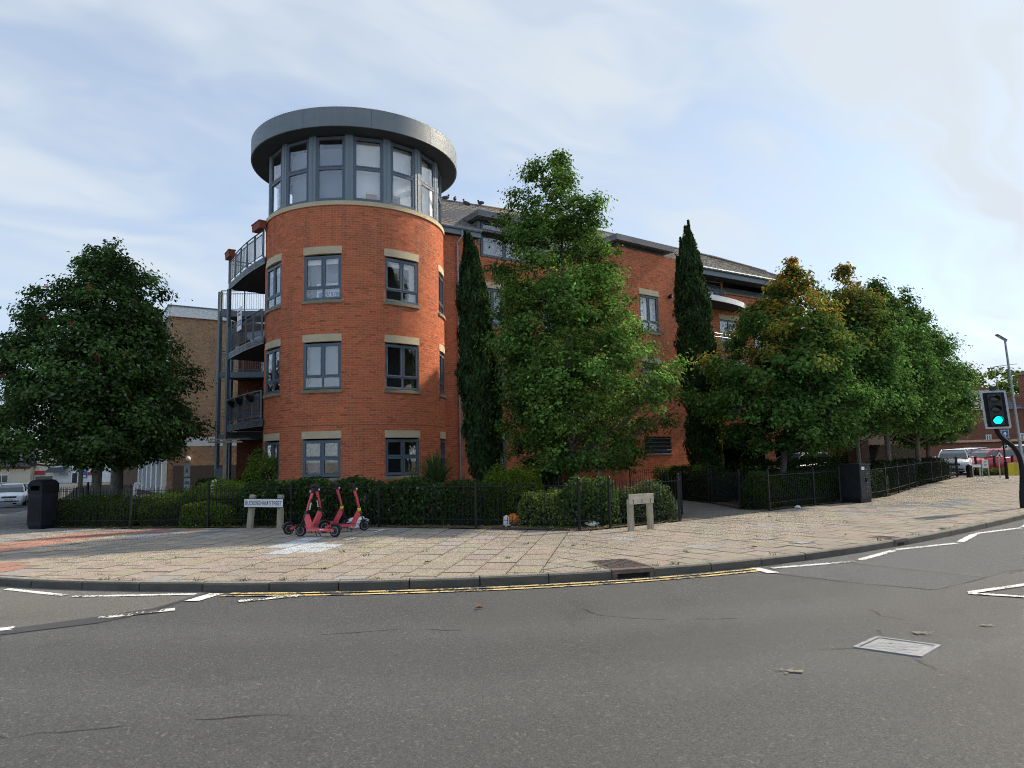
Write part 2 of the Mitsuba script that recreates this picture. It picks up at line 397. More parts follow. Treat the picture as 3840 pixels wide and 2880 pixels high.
# paving slabs: courses run square to the kerb, two zones that meet on a cut line
fence_line = [(-30, 40), (-17.2, 27), (-12.75, 18.72), (-9.64, 17.86), (-7.56, 17.55), (-5.39, 17.16), (-3.18, 16.70), (-0.86, 15.78), (1.34, 14.90), (2.02, 15.18), (3.82, 16.5), (6.74, 18.86), (8.63, 20.5), (9.68, 21.1), (12.35, 23.62), (15.24, 27.45),
              (17.65, 30.86), (18.9, 32.15), (20.6, 34.26), (22.06, 36.0), (23.67, 37.94), (32, 46)]
pave_zone = Polygon([tuple(p) for p in KC[(KC[:, 0] > -19) & (KC[:, 0] < 26)]] + [(30, 40)] + fence_line[::-1][1:-1] + [(-19.5, 30)]).buffer(0)
pave_zone = pave_zone.intersection(pave_poly.buffer(-0.13)).difference(Point(kerb_at(inlet[0][0] + 0.3)[0]).buffer(0.001))
cut = [(-0.6, 6.2), (0.24, 9.55), (0.46, 10.34), (1.26, 13.52), (1.9, 16), (6, 40)]
zoneL = Polygon([(-40, 4), *cut, (-40, 60)]).intersection(pave_zone)
zoneR = Polygon([*cut, (60, 60), (60, 4)]).intersection(pave_zone)
gr_c = kerb_at(inlet[0][0] + 0.31); gr_dir = gr_c[1]; gr_n = gr_c[2]
grate_poly = Polygon([gr_c[0] + gr_dir * a + gr_n * b for a, b in ((-0.33, 0.0), (0.33, 0.0), (0.30, 0.92), (-0.30, 0.92))])
g2 = kerb_at(inlet[1][0] + 0.21)
grate2_poly = Polygon([g2[0] + g2[1] * a + g2[2] * b for a, b in ((-0.23, 0.0), (0.23, 0.0), (0.23, 0.5), (-0.23, 0.5))])
hole = unary_union([grate_poly, grate2_poly]).buffer(0.012)
red1 = Polygon([(-11.2, 13.2), (-10.9, 15.0), (-10.4, 16.9), (-9.1, 17.6), (-7.2, 17.45), (-9.0, 16.3), (-9.5, 15.0), (-9.7, 13.6)])
red2 = Polygon([(-9.6, 12.6), (-7.75, 11.25), (-7.3, 10.9), (-8.2, 10.6), (-10.5, 12.2)])
blue1 = Polygon([(-4.45, 12.35), (-3.4, 12.1), (-3.25, 13.4), (-3.6, 13.45), (-3.9, 14.7), (-4.3, 14.6)])
blue2 = Polygon([(-4.95, 14.3), (-4.5, 14.2), (-4.3, 15.1), (-4.75, 15.3)])
greyL = Polygon([(-8.9, 15.8), (-8.0, 15.4), (-6.3, 17.0), (-8.6, 17.6)])
greyR = Polygon([(9.0, 17.0), (12.0, 19.0), (14.5, 21.0), (12.8, 22.0), (10.0, 20.0), (8.2, 18.2)])
slabs = []
for zone, vdir, org in ((zoneL, A([0.15, 0.989]), A([-2.0, 9.4])), (zoneR, A([-0.60, 0.80]), A([2.0, 10.0]))):
    u = A([vdir[1], -vdir[0]]); x0, y0, x1, y1 = zone.bounds
    inner = zone.buffer(-0.01); shapely.prepare(inner); shapely.prepare(zone)
    for i in range(-90, 110):
        for j in range(-60, 100):
            off = 0.3 * (i % 2)
            c = org + u * (i * 0.45 + 0.225) + vdir * (j * 0.6 + off + 0.3)
            if not (x0 - 1 < c[0] < x1 + 1 and y0 - 1 < c[1] < y1 + 1):
                continue
            a, b = 0.225 - 0.008, 0.30 - 0.010
            q = Polygon([c - u * a - vdir * b, c + u * a - vdir * b, c + u * a + vdir * b, c - u * a + vdir * b])
            if not inner.contains(q):
                if not zone.intersects(q):
                    continue
                q = q.intersection(zone)
            if hole.intersects(q):
                q = q.difference(hole)
            if q.area < 0.006:
                continue
            pt = Point(c)
            tone = 1 + rng.normal(0, 0.035)
            col = A([0.262, 0.226, 0.182]) * tone + rng.normal(0, 0.006, 3)
            r = rng.random()
            if r < 0.03:
                col = A([0.25, 0.24, 0.225]) * tone
            if red1.contains(pt) or red2.contains(pt):
                col = A([0.29, 0.160, 0.125]) * tone
            elif blue1.contains(pt) or (blue2.contains(pt) and r < 0.7):
                col = A([0.36, 0.385, 0.40]) * tone
            elif (greyL.contains(pt) or greyR.contains(pt)) and r < 0.5:
                col = A([0.16, 0.165, 0.175]) * tone
            elif c[0] < -9.2 and not red1.contains(pt):
                col = A([0.22, 0.205, 0.185]) * tone
            for g in getattr(q, 'geoms', [q]):
                if g.geom_type == 'Polygon' and g.area > 0.004:
                    slabs.append((math.hypot(*c) if c[0] > -8.5 else 99, g, np.clip(col, 0.03, 0.6), KZ + rng.normal(0, 0.0016), rng.normal(0, 0.0035, 2)))


def slab_into(m, g, col, z, tl):
    xy = A(shapely.geometry.polygon.orient(g, 1.0).exterior.coords)[:-1]
    k = len(xy); c = xy.mean(0)
    zz = z + (xy - c) @ tl
    sq = max(0.1, math.sqrt(g.area))
    ins = c + (xy - c) * (1 - 0.075 / sq); mid = c + (xy - c) * (1 - 0.010 / sq)
    zi = z + (ins - c) @ tl
    v = np.vstack([np.c_[ins, zi], np.c_[mid, zz], np.c_[xy, zz - 0.005], np.c_[xy, np.full(k, KZ - 0.03)]])
    f = [[0, i, i + 1] for i in range(1, k - 1)]
    for i in range(k):
        j = (i + 1) % k
        for o in (0, k, 2 * k):
            f += [[o + i, o + k + i, o + k + j], [o + i, o + k + j, o + j]]
    cc = np.vstack([np.tile(col, (k, 1)), np.tile(col * 0.86, (k, 1)), np.tile(col * 0.48, (2 * k, 1))])     # dirt gathers on the arrises
    m.add(v, f, cc)


slabs.sort(key=lambda s: s[0])
rest = MB()
for i, (_, g, col, z, tl) in enumerate(slabs):
    if i < 290:
        slab_into(m := MB(), g, col, z, tl); m.build(part('pavement', 'slab'), 'slab', color=True)
    else:
        slab_into(rest, g, col, z, tl)
rest.build('pavement__slab_paving', 'slab', color=True); stuff('pavement__slab_paving')

# path and planting beds behind the railings
path_poly = Polygon([(3.84, 16.52), (6.74, 18.86), (6.2, 19.5), (6.1, 22.0), (5.6, 24.2), (4.6, 26.6), (2.6, 28.8), (0.9, 27.7), (2.9, 22.0), (4.3, 18.4)])
MB().sheet(path_poly, KZ + 0.006).build('path', 'path_tar'); setting('path')
bed = Polygon(fence_line[1:10] + [(2.02, 15.2), (3.84, 16.52), (4.3, 18.4), (2.9, 22), (0.6, 25.6), (-2.5, 24.2), (-9, 26), (-12, 34), (-16.2, 27)]).buffer(-0.02)
bed2 = Polygon([(6.74, 18.9), (8.63, 20.55), (9.68, 21.15), (12.35, 23.66), (15.24, 27.5), (17.65, 30.9), (20.6, 34.3), (23.6, 38), (18, 44), (15, 36), (7.6, 29.8), (3.6, 27.2), (5.7, 24.3), (6.15, 22), (6.25, 19.5)]).buffer(-0.02)


def soil_mesh(poly, key):
    # a lumpy bed: triangulated grid points inside the outline
    x0, y0, x1, y1 = poly.bounds
    m = MB().sheet(poly, KZ + 0.012)
    m.build(key, 'soil'); setting(key)


soil_mesh(bed, 'planting_bed'); soil_mesh(bed2, 'planting_bed_001')
MB().sheet([(23.9, 37.6), (32, 45.2), (60, 72), (20, 80), (18.5, 46)], KZ + 0.004).build('car_park', 'asphalt_old'); setting('car_park')

# dead leaves and crumbs along the bed edges
lt = MB()
for i in range(900):
    k = rng.integers(2, 10); a, b = A(fence_line[k]), A(fence_line[k + 1] if k < 9 else fence_line[10])
    p = a + (b - a) * rng.random() + A([0, 1]) * rng.normal(0.22, 0.16)
    sz = rng.uniform(0.012, 0.035); th = rng.random() * 6.3
    z = KZ + 0.02 + rng.random() * 0.02
    q = [[p[0] + sz * math.cos(th + w), p[1] + sz * 0.7 * math.sin(th + w), z + rng.random() * 0.012] for w in (0, 1.6, 3.1, 4.7)]
    lt.add(q, [[0, 1, 2], [0, 2, 3]], [(0.22, 0.13, 0.06), (0.36, 0.25, 0.13), (0.13, 0.09, 0.06), (0.5, 0.42, 0.3)][rng.integers(4)])
lt.build('leaf_litter', 'leaf_dull', color=True)
labels['leaf_litter'] = {'label': 'dry brown leaf litter scattered along the foot of the railings', 'category': 'leaves', 'kind': 'stuff'}

# older road surfaces and seams
old = Polygon([(-40, 3.0), (-9, 5.6), (-5.36, 7.45), (-4.64, 8.03), (-4.2, 8.42), (-4.02, 9.6), (-7.4, 10.3), (-12, 14), (-15, 18), (-30, 14)]).difference(pave_poly.buffer(-0.02))
MB().sheet(old, 0.004).build('road__old_surface', 'asphalt_old')
seal = Polygon([(-9, 5.3), (-5.2, 7.26), (-4.47, 7.72), (-4.3, 8.0), (-4.15, 8.42), (-3.96, 9.4), (-4.03, 9.42), (-4.24, 8.44), (-4.66, 8.04), (-5.38, 7.46), (-9, 5.6)])
MB().sheet(seal, 0.007).build('road__seam_seal', 'seal')
chip = Polygon([(3.52, 9.92), (4.26, 9.04), (4.93, 8.51), (5.98, 9.21), (6.58, 9.67), (6.95, 9.66), (12, 9.0), (60, 20), (60, 60), (40, 41.6), (24, 27.3), (11.68, 16.5), (7, 12.7), (4, 10.76)]).difference(pave_poly.buffer(-0.02))
MB().sheet(chip, 0.004).build('road__chipped_surface', 'asphalt_chip')
MB().sheet([(4.84, 10.60), (4.9, 10.66), (6.05, 9.28), (5.98, 9.20)], 0.007).build('road__seam_seal_001', 'seal')


def line(a, b, w, mat='white_line', z=0.011):
    a, b = A(a, float), A(b, float); d = (b - a) / np.linalg.norm(b - a); nn = A([-d[1], d[0]]) * w / 2
    MB().sheet([a - nn, b - nn, b + nn, a + nn], z).build(part('road', 'white_line'), mat)


line((-7.06, 9.98), (-5.87, 9.38), 0.10); line((-5.72, 9.29), (-4.12, 9.27), 0.10); line((-4.61, 7.97), (-3.94, 8.34), 0.16, 'worn_line'); line((-6.4, 6.95), (-5.25, 7.56), 0.16)
line((-3.36, 8.73), (-2.71, 9.02), 0.14, 'worn_line'); line((3.65, 10.30), (4.63, 10.61), 0.10); line((4.67, 10.63), (5.06, 10.76), 0.10); line((5.17, 10.86), (6.19, 11.79), 0.11); line((6.28, 11.89), (7.7, 12.53), 0.10)
line((7.85, 12.68), (8.79, 13.74), 0.12); line((8.87, 13.84), (10.35, 14.66), 0.10); line((10.5, 14.8), (11.4, 15.8), 0.12); line((5.2, 8.29), (9.0, 9.9), 0.10); line((5.14, 8.24), (8.5, 6.4), 0.10)
for q in ([(-4.06, 8.82), (-3.88, 8.80), (-3.76, 9.27), (-3.95, 9.29)], [(3.37, 10.35), (3.50, 10.34), (3.62, 9.90), (3.44, 9.87)]):
    MB().sheet(q, 0.011).build(part('road', 'white_line'), 'white_line')
for off, sa, sb, mt in ((0.15, -3.66, 3.42, 'worn'), (0.31, -3.72, 3.34, 'ok')):
    V, F = [], []
    for i, q in enumerate(np.linspace(kerb_s(sa), kerb_s(sb), 60)):
        p, t, nn = kerb_at(q); e = off
        V += [[*(p - nn * (e - 0.035)), 0.011], [*(p - nn * (e + 0.035)), 0.011]]
        if i:
            F += [[2 * i - 2, 2 * i - 1, 2 * i + 1], [2 * i - 2, 2 * i + 1, 2 * i]]
    MB().add(V, F).build(part('road', 'yellow_line'), 'yellow_line')
for c, r in (((3.59, 6.54), 0.10), ((2.07, 5.51), 0.10), ((4.34, 6.77), 0.07)):     # dried paint splashes
    m = MB()
    for i in range(22):
        a = rng.random() * 6.3; d = abs(rng.normal(0, r)); sz = rng.uniform(0.004, 0.03) * max(0.25, 1 - d / (2.2 * r))
        cx, cy = c[0] + d * math.cos(a), c[1] + 0.7 * d * math.sin(a)
        m.sheet(Polygon([(cx + sz * math.cos(w) * rng.uniform(0.6, 1.3), cy + sz * math.sin(w) * rng.uniform(0.6, 1.3)) for w in np.linspace(0, 5.6, 8)]).buffer(0), 0.0115 + 0.00012 * i)
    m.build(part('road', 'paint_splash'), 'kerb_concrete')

# iron cover in the road
mc = thing('manhole_cover', 'grey two-part steel access cover set in the road at lower right', 'manhole cover')
MC = [A(p) for p in ((2.84, 6.14), (3.18, 6.44), (3.54, 6.13), (3.21, 5.83))]
ctr = sum(MC) / 4
outer = Polygon(MC).buffer(0.015, join_style=1); inner = Polygon([ctr + (p - ctr) * 0.90 for p in MC])
MB().prism(outer.difference(inner.buffer(0.006)), -0.01, 0.012).build(mc + '__frame', 'cover_metal')
for tri in ((0, 1, 2), (0, 2, 3)):
    pl = Polygon([ctr + (MC[i] - ctr) * 0.90 for i in tri]).buffer(-0.004)
    m = MB().prism(pl, -0.01, 0.006)
    c0 = A(pl.centroid.coords[0])
    for a in range(-5, 6):
        for b in range(-5, 6):
            p = c0 + A([a * 0.045, b * 0.045])
            if pl.buffer(-0.03).contains(Point(p)):
                m.box((*p, 0.0072), (0.022, 0.012, 0.003), az=0.8 if (a + b) % 2 else -0.8)
    k = m.build(part(mc, 'lid'), 'cover_metal')
    MB().prism(Point(c0).buffer(0.016, 6), 0.0062, 0.0075).build(k + '__keyhole', 'sign_black')

# kerb inlet gullies
for nm, lab, P, poly, depth in (('kerb_gully', 'large rusty grated kerb gully with dark arched mouth', gr_c, grate_poly, 0.92), ('kerb_gully', 'small rusty kerb gully further right with barred mouth', g2, grate2_poly, 0.5)):
    t = thing(nm, lab, 'gully')
    c, d, nn = P
    w = 0.31 if depth > 0.6 else 0.21
    az = math.atan2(d[1], d[0])
    m = MB()
    m.beam([*(c - d * w + nn * 0.06), 0.095], [*(c + d * w + nn * 0.06), 0.095], 0.13, 0.055)
    for sgn in (-1, 1):
        m.beam([*(c + sgn * d * (w - 0.035) + nn * 0.005), 0.035], [*(c + sgn * d * (w - 0.035) + nn * 0.12), 0.035], 0.07, 0.07)
    m.build(t + '__mouth', 'cast_iron')
    MB().beam([*(c - d * w + nn * 0.11), 0.03], [*(c + d * w + nn * 0.11), 0.03], 0.01, 0.075).build(t + '__void', 'sign_black')
    k = MB().prism(poly.buffer(0.012).difference(poly.buffer(-0.035)).difference(LineString([c - d, c + d]).buffer(0.12)), 0.08, KZ + 0.004).build(t + '__frame', 'cast_iron')
    MB().sheet(poly.buffer(-0.03), KZ - 0.022).build(t + '__pit', 'sign_black')
    nb = 11 if depth > 0.6 else 6
    for i in range(nb):
        o = 0.16 + (depth - 0.24) * i / (nb - 1)
        MB().beam([*(c - d * (w - 0.03) + nn * o), KZ - 0.006], [*(c + d * (w - 0.03) + nn * o), KZ - 0.006], 0.028, 0.014).build(part(t, 'bar'), 'cast_iron')
    if depth < 0.6:
        for i in range(4):
            q = c + d * (-0.13 + 0.087 * i) + nn * 0.02
            MB().beam([*q, 0.0], [*q, 0.08], 0.022, 0.02).build(part(t, 'upright'), 'cast_iron')
for x, y, a in ((4.48, 12.82, 0.62), (4.86, 12.18, 0.62)):
    k = thing('water_cover', f'small flat iron cover in the paving, {"farther from" if y > 12.5 else "nearer to"} the kerb', 'cover')
    MB().box((x, y, KZ + 0.003), (0.40, 0.26, 0.008), az=a).build(k + '__plate', 'cast_iron')
    MB().box((x, y, KZ + 0.007), (0.34, 0.20, 0.004), az=a).build(k + '__lid', 'cover_metal')
for q in ([(-3.33, 16.03), (-2.93, 16.10), (-2.93, 16.02), (-3.33, 15.97)], [(-2.98, 16.0), (-2.90, 16.0), (-3.03, 15.55), (-3.10, 15.55)], [(-3.36, 14.02), (-3.30, 14.02), (-3.20, 14.44), (-3.26, 14.46)]):
    MB().sheet(q, KZ + 0.011).build(part('pavement', 'bay_marking'), '_white_line')

# ---------------------------------------------------------------- the red brick apartment building with its round corner tower
apt = thing('apartment_building', 'red brick apartment block with round corner tower under a grey disc roof', 'apartment building')
TC, TR = A([-5.557, 25.07]), 3.143
BRICK = A([0.58, 0.155, 0.068])


class Wall:
    """A flat wall: f(s, z, d) with s along the wall, d outwards."""
    def __init__(w, p0, p1):
        w.o = A(p0, float); w.L = float(np.linalg.norm(A(p1) - w.o)); w.u = (A(p1) - w.o) / w.L; w.n = A([w.u[1], -w.u[0]]); w.step = 99.0

    def f(w, s, z, d=0.0):
        return [*(w.o + w.u * s + w.n * d), z]


class Drum:
    def __init__(w, c, r):
        w.c, w.r, w.step = A(c), r, r * math.radians(3.0)

    def f(w, s, z, d=0.0):
        a = s / w.r
        return [w.c[0] + (w.r + d) * math.sin(a), w.c[1] - (w.r + d) * math.cos(a), z]


def brickwork(w, s0, s1, z0, z1, openings, seed, base=BRICK, reveal=0.12, ragged=0.0):
    """Mortar bed with openings and reveals, and the list of bricks (8 corners, colour) standing 5 mm proud of it."""
    r = np.random.default_rng(seed)
    ss = {s0, s1}; zs = {z0, z1}
    for a, b, c, d in openings:
        ss |= {a, b}; zs |= {c, d}
    ss = sorted(x for x in ss if s0 - 1e-6 <= x <= s1 + 1e-6); zs = sorted(x for x in zs if z0 - 1e-6 <= x <= z1 + 1e-6)
    fine = []
    for a, b in zip(ss, ss[1:]):
        k = max(1, int(math.ceil((b - a) / w.step))); fine += list(np.linspace(a, b, k + 1)[:-1])
    fine.append(ss[-1])
    m = MB(); D = -0.006
    for a, b in zip(fine, fine[1:]):
        for c, d in zip(zs, zs[1:]):
            x, y = (a + b) / 2, (c + d) / 2
            if any(o[0] < x < o[1] and o[2] < y < o[3] for o in openings):
                continue
            m.add([w.f(a, c, D), w.f(b, c, D), w.f(b, d, D), w.f(a, d, D)], [[0, 1, 2], [0, 2, 3]])
    for a, b, c, d in openings:
        for p, q in (((a, c), (a, d)), ((b, d), (b, c))):
            m.add([w.f(*p, D), w.f(*q, D), w.f(*q, -reveal), w.f(*p, -reveal)], [[0, 2, 1], [0, 3, 2]])
        n = 4 if w.step < 9 else 1
        for x0, x1 in zip(np.linspace(a, b, n + 1), np.linspace(a, b, n + 1)[1:]):
            m.add([w.f(x0, d, D), w.f(x1, d, D), w.f(x1, d, -reveal), w.f(x0, d, -reveal)], [[0, 2, 1], [0, 3, 2]])
    bricks = []
    row = 0
    z = z0
    while z < z1 - 0.03:
        za, zb = z + 0.005, min(z + 0.070, z1)
        ivs = [(s0, s1)]
        for a, b, c, d in openings:
            if c < (za + zb) / 2 < d:
                ivs = [(p, q) for i0, i1 in ivs for p, q in ((i0, min(i1, a)), (max(i0, b), i1)) if q - p > 0.03]
        for i0, i1 in ivs:
            x = math.floor((i0 - s0) / 0.225) * 0.225 + s0 + (0.1125 if row % 2 else 0) - 0.225
            while x < i1:
                a, b = max(x + 0.005, i0), min(x + 0.220, i1)
                if b - a > 0.03:
                    t = 1 + r.normal(0, 0.085)
                    col = np.clip(base * t * (1 + r.normal(0, 0.05, 3)), 0.01, 0.8)
                    if r.random() < 0.07:
                        col = col * A([0.78, 0.72, 0.72])
                    d = r.normal(0, 0.0012)
                    e = 0.0025
                    bricks.append((A([w.f(a, za, -0.007), w.f(b, za, -0.007), w.f(b, zb, -0.007), w.f(a, zb, -0.007), w.f(a + e, za + e, d), w.f(b - e, za + e, d), w.f(b - e, zb - e, d), w.f(a + e, zb - e, d)]), col))
                x += 0.225
        z += 0.075; row += 1
    return m, bricks


QF = A([[4, 5, 6], [4, 6, 7], [0, 1, 5], [0, 5, 4], [1, 2, 6], [1, 6, 5], [2, 3, 7], [2, 7, 6], [3, 0, 4], [3, 4, 7]])


def bricks_into(lst, key):
    m = MB()
    for v, c in lst:
        m.add(v, QF, c)
    m.build(key, 'brick', color=True); stuff(key)


# tower openings: four columns, three storeys
COLS = [(-61.8, -38.0), (-19.5, 3.6), (28.9, 52.4), (76.0, 98.0)]
STOREYS = [(1.175, 2.395, 0.9), (3.93, 5.455, 0.3), (6.79, 8.295, 0.3)]
drum = Drum(TC, TR)
ops = []
for a, b in COLS:
    for z0, z1, _ in STOREYS:
        ops.append((TR * math.radians(a), TR * math.radians(b), z0, z1))
bands = [(o[0] - 0.02, o[1] + 0.02, o[3], o[3] + 0.232) for o in ops] + [(o[0] - 0.05, o[1] + 0.05, o[2] - 0.105, o[2]) for o in ops]
m, bk = brickwork(drum, TR * math.radians(-118), TR * math.radians(140), -0.15, 9.88, ops, 3)
m.build(apt + '__tower_wall', 'mortar')
m, bk = brickwork(drum, TR * math.radians(-118), TR * math.radians(140), -0.15, 9.88, ops + bands, 3)
bk = [b for b in bk if not (2.79 < b[0][:, 2].mean() < 2.81)]
dist = [np.linalg.norm(b[0][4:].mean(0) - A([0, 0, 1.65])) + (9 if b[0][:, 2].mean() < 1.25 else 0) - 0.4 * np.linalg.norm(b[0][5] - b[0][4]) * 10 for b in bk]
order = np.argsort(dist)
for i in order[:290]:
    MB().add(bk[i][0], QF, bk[i][1]).build(part(apt, 'tower_brick'), 'brick', color=True)
bricks_into([bk[i] for i in order[290:]], apt + '__tower_brickwork')
# movement groove, inner drum, floors
MB().lathe([(TR - 0.012, 2.792), (TR + 0.004, 2.792), (TR + 0.004, 2.806), (TR - 0.012, 2.806)], (*TC, 0), 96).build(apt + '__groove', 'soot_dark' if 'soot_dark' in scene else '_soot', smooth=30)
m = MB().lathe([(TR - 1.1, 0), (TR - 1.1, 12.0)], (*TC, 0), 48)
for z in (0.15, 2.75, 3.0, 5.55, 5.85, 8.4, 8.7, 9.85):
    m.lathe([(0.0, z), (TR - 0.16, z)], (*TC, 0), 48)
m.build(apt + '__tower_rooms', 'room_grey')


def curved_block(w, a, b, z0, z1, d0, d1, key, mat, n=8):
    """A stone that follows the drum: lintel, sill, cornice."""
    m = MB(); V = []
    for s in np.linspace(a, b, n + 1):
        V += [w.f(s, z0, d0), w.f(s, z0, d1), w.f(s, z1, d1), w.f(s, z1, d0)]
    F = []
    for i in range(n):
        for j in range(4):
            q = [4 * i + j, 4 * i + (j + 1) % 4, 4 * i + 4 + (j + 1) % 4, 4 * i + 4 + j]
            F += [[q[0], q[2], q[1]], [q[0], q[3], q[2]]]
    F += [[0, 1, 2], [0, 2, 3], [4 * n, 4 * n + 2, 4 * n + 1], [4 * n, 4 * n + 3, 4 * n + 2]]
    return m.add(V, F).build(key, mat, smooth=25)


def frame_grid(o, u, n, key, x0, x1, z0, z1, vs, hs, fw=0.055, mat='frame_grey', depth=0.07, casement=(), glass='glass', panes=True):
    """A window in the plane (o, u, n): outer frame, mullions vs, transoms hs, extra sash frames in the lights named in casement; glass in every light."""
    u3, n3 = A([*u, 0.0]), A([*n, 0.0]); o3 = A([*o, 0.0])
    P = lambda x, z, d=0.0: o3 + u3 * x + A([0, 0, z]) + n3 * d
    m = MB()
    az = math.atan2(u[1], u[0])

    def bar(xa, xb, za, zb, dd=depth, off=0.0):
        m.box(P((xa + xb) / 2, (za + zb) / 2, off), (xb - xa, dd, zb - za), az)
    bar(x0, x1, z1 - fw, z1); bar(x0, x1, z0, z0 + fw * 1.15, depth + 0.02)
    bar(x0, x0 + fw, z0 + fw, z1 - fw); bar(x1 - fw, x1, z0 + fw, z1 - fw)
    xs = [x0 + fw] + [q for v in vs for q in (v - fw / 2, v + fw / 2)] + [x1 - fw]
    zs = [z0 + fw] + [q for h in hs for q in (h - fw / 2, h + fw / 2)] + [z1 - fw]
    for h in hs:
        bar(x0 + fw, x1 - fw, h - fw / 2, h + fw / 2, depth - 0.004)
    for v in vs:
        bar(v - fw / 2, v + fw / 2, z0 + fw, z1 - fw, depth - 0.008)
    cf = 0.038
    k = 0
    for i in range(0, len(xs), 2):
        for j in range(0, len(zs), 2):
            xa, xb, za, zb = xs[i], xs[i + 1], zs[j], zs[j + 1]
            if j // 2 in casement:
                for q in ((xa, xb, za, za + cf), (xa, xb, zb - cf, zb), (xa, xa + cf, za + cf, zb - cf), (xb - cf, xb, za + cf, zb - cf)):
                    bar(*q, depth * 0.7, 0.022)
            if panes:
                pk = part(key, 'pane')
                MB().add([P(xa - .005, za - .005, 0.004), P(xb + .005, za - .005, 0.004), P(xb + .005, zb + .005, 0.004), P(xa - .005, zb + .005, 0.004)], [[0, 1, 2], [0, 2, 3]]).build(pk, glass)
    m.build(key + '__frame', mat)
    return P


def panel(P, x0, x1, z0, z1, d, key, mat):
    MB().add([P(x0, z0, d), P(x1, z0, d), P(x1, z1, d), P(x0, z1, d)], [[0, 1, 2], [0, 2, 3]]).build(key, mat)


TP = {}
for ci, (a, b) in enumerate(COLS):
    am = math.radians((a + b) / 2); half = math.radians((b - a) / 2)
    n = A([math.sin(am), -math.cos(am)]); u = A([math.cos(am), math.sin(am)])
    hw = TR * math.sin(half) - 0.008
    o = TC + n * (TR * math.cos(half) - 0.055)
    for si, (z0, z1, tr) in enumerate(STOREYS):
        key = part(apt, 'window')
        hs = [z0 + (z1 - z0) * (0.5 if si == 0 else 0.27)]
        TP[ci, si] = frame_grid(o, u, n, key, -hw, hw, z0 + 0.03, z1 - 0.05, [0.02], hs, casement=(0, 1) if si == 0 else (1,)), key, hw
        curved_block(drum, TR * math.radians(a) - 0.02, TR * math.radians(b) + 0.02, z1, z1 + 0.232, -0.1, 0.008, part(apt, 'lintel'), 'stone')
        curved_block(drum, TR * math.radians(a) - 0.05, TR * math.radians(b) + 0.05, z0 - 0.105, z0 - 0.002, -0.12, 0.055, part(apt, 'sill'), 'sill_stone')
# blinds and rooms seen through the tower windows
for (ci, si), (P, key, hw) in TP.items():
    z0, z1, _ = STOREYS[si]
    if (ci, si) in ((1, 1), (1, 2)):
        panel(P, -hw + 0.1, hw, z0, z1, -0.30 if si == 2 else -0.22, key + '__blind', 'blind_grey')
    if si == 2:
        panel(P, -hw, hw, z1 - 0.30, z1 - 0.03, -0.10, key + '__roller_blind', 'blind_white')
    if ci != 1 and si == 2:
        panel(P, hw * 0.62, hw, z0, z1, -0.16, key + '__curtain', 'blind_white')
    if (ci, si) == (1, 0):
        panel(P, -hw + 0.05, -0.05, z0 + 0.05, z0 + 0.55, -0.25, key + '__net_curtain', 'blind_grey')

# cornice and glazed top storey: sixteen facets
curved_block(drum, TR * math.radians(-130), TR * math.radians(150), 9.885, 10.025, -0.4, 0.045, apt + '__cornice', 'stone', 60)
FR = 3.07
for k in range(-5, 8):
    c = -3.5 + 22.9 * k
    am = math.radians(c); n = A([math.sin(am), -math.cos(am)]); u = A([math.cos(am), math.sin(am)])
    o = TC + n * (FR * math.cos(math.radians(9.2)) - 0.03)
    hw = FR * math.sin(math.radians(9.2))
    key = part(apt, 'tower_window')
    if -95 < c < 120:
        P = frame_grid(o, u, n, key, -hw, hw, 10.06, 12.24, [], [11.19], fw=0.065, casement=(0, 1))
        panel(P, -hw, hw, 10.1, 12.2 if c > 10 else 11.95, -0.24, key + '__roller_blind', 'blind_white' if c > 10 else 'blind_grey')
    cm = math.radians(c + 11.45); n2 = A([math.sin(cm), -math.cos(cm)])
    p = TC + n2 * (FR - 0.035)
    pk = part(apt, 'tower_pier')
    m = MB().box((*p, 11.15), (0.25, 0.11, 2.26), cm)
    m.box((*(p + n2 * 0.06), 11.15), (0.03, 0.02, 2.26), cm)
    m.build(pk, 'panel_grey')
MB().lathe([(FR + 0.05, 10.025), (FR + 0.06, 10.06), (FR - 0.2, 10.065)], (*TC, 0), 64).build(apt + '__tower_sill_flashing', 'lead', smooth=30)
# disc roof with its fascia panels, soffit, bird wire
DR = 3.68
MB().lathe([(FR - 0.35, 12.22), (FR - 0.35, 12.26), (DR - 0.03, 12.30)], (*TC, 0), 96).build(apt + '__disc_soffit', 'soffit', smooth=40)
MB().lathe([(DR - 0.03, 12.93), (DR - 0.5, 12.99), (0.01, 13.10)], (*TC, 0), 96).build(apt + '__disc_top', 'lead', smooth=40)
dd = Drum(TC, DR)
JO = [-36.8 - 26, -36.8, -14.8, 19.7, 54.2, 88.7, 123.2, 157.7, 192, 226.5, 261, 297.2]
for a, b in zip(JO, JO[1:]):
    curved_block(dd, DR * math.radians(a) + 0.004, DR * math.radians(b) - 0.004, 12.295, 12.935, -0.05, 0.0, part(apt, 'fascia_panel'), 'fascia_metal', 14)
m = MB()
for i in range(260):
    a = 2 * math.pi * i / 260; q = TC + (DR - 0.06) * A([math.sin(a), -math.cos(a)])
    m.tube([[*q, 12.93], [*(q + rng.normal(0, 0.012, 2)), 13.03 + rng.random() * 0.03]], 0.0022, 3, cap=False)
m.build(apt + '__bird_spikes', 'galv'); stuff(apt + '__bird_spikes')
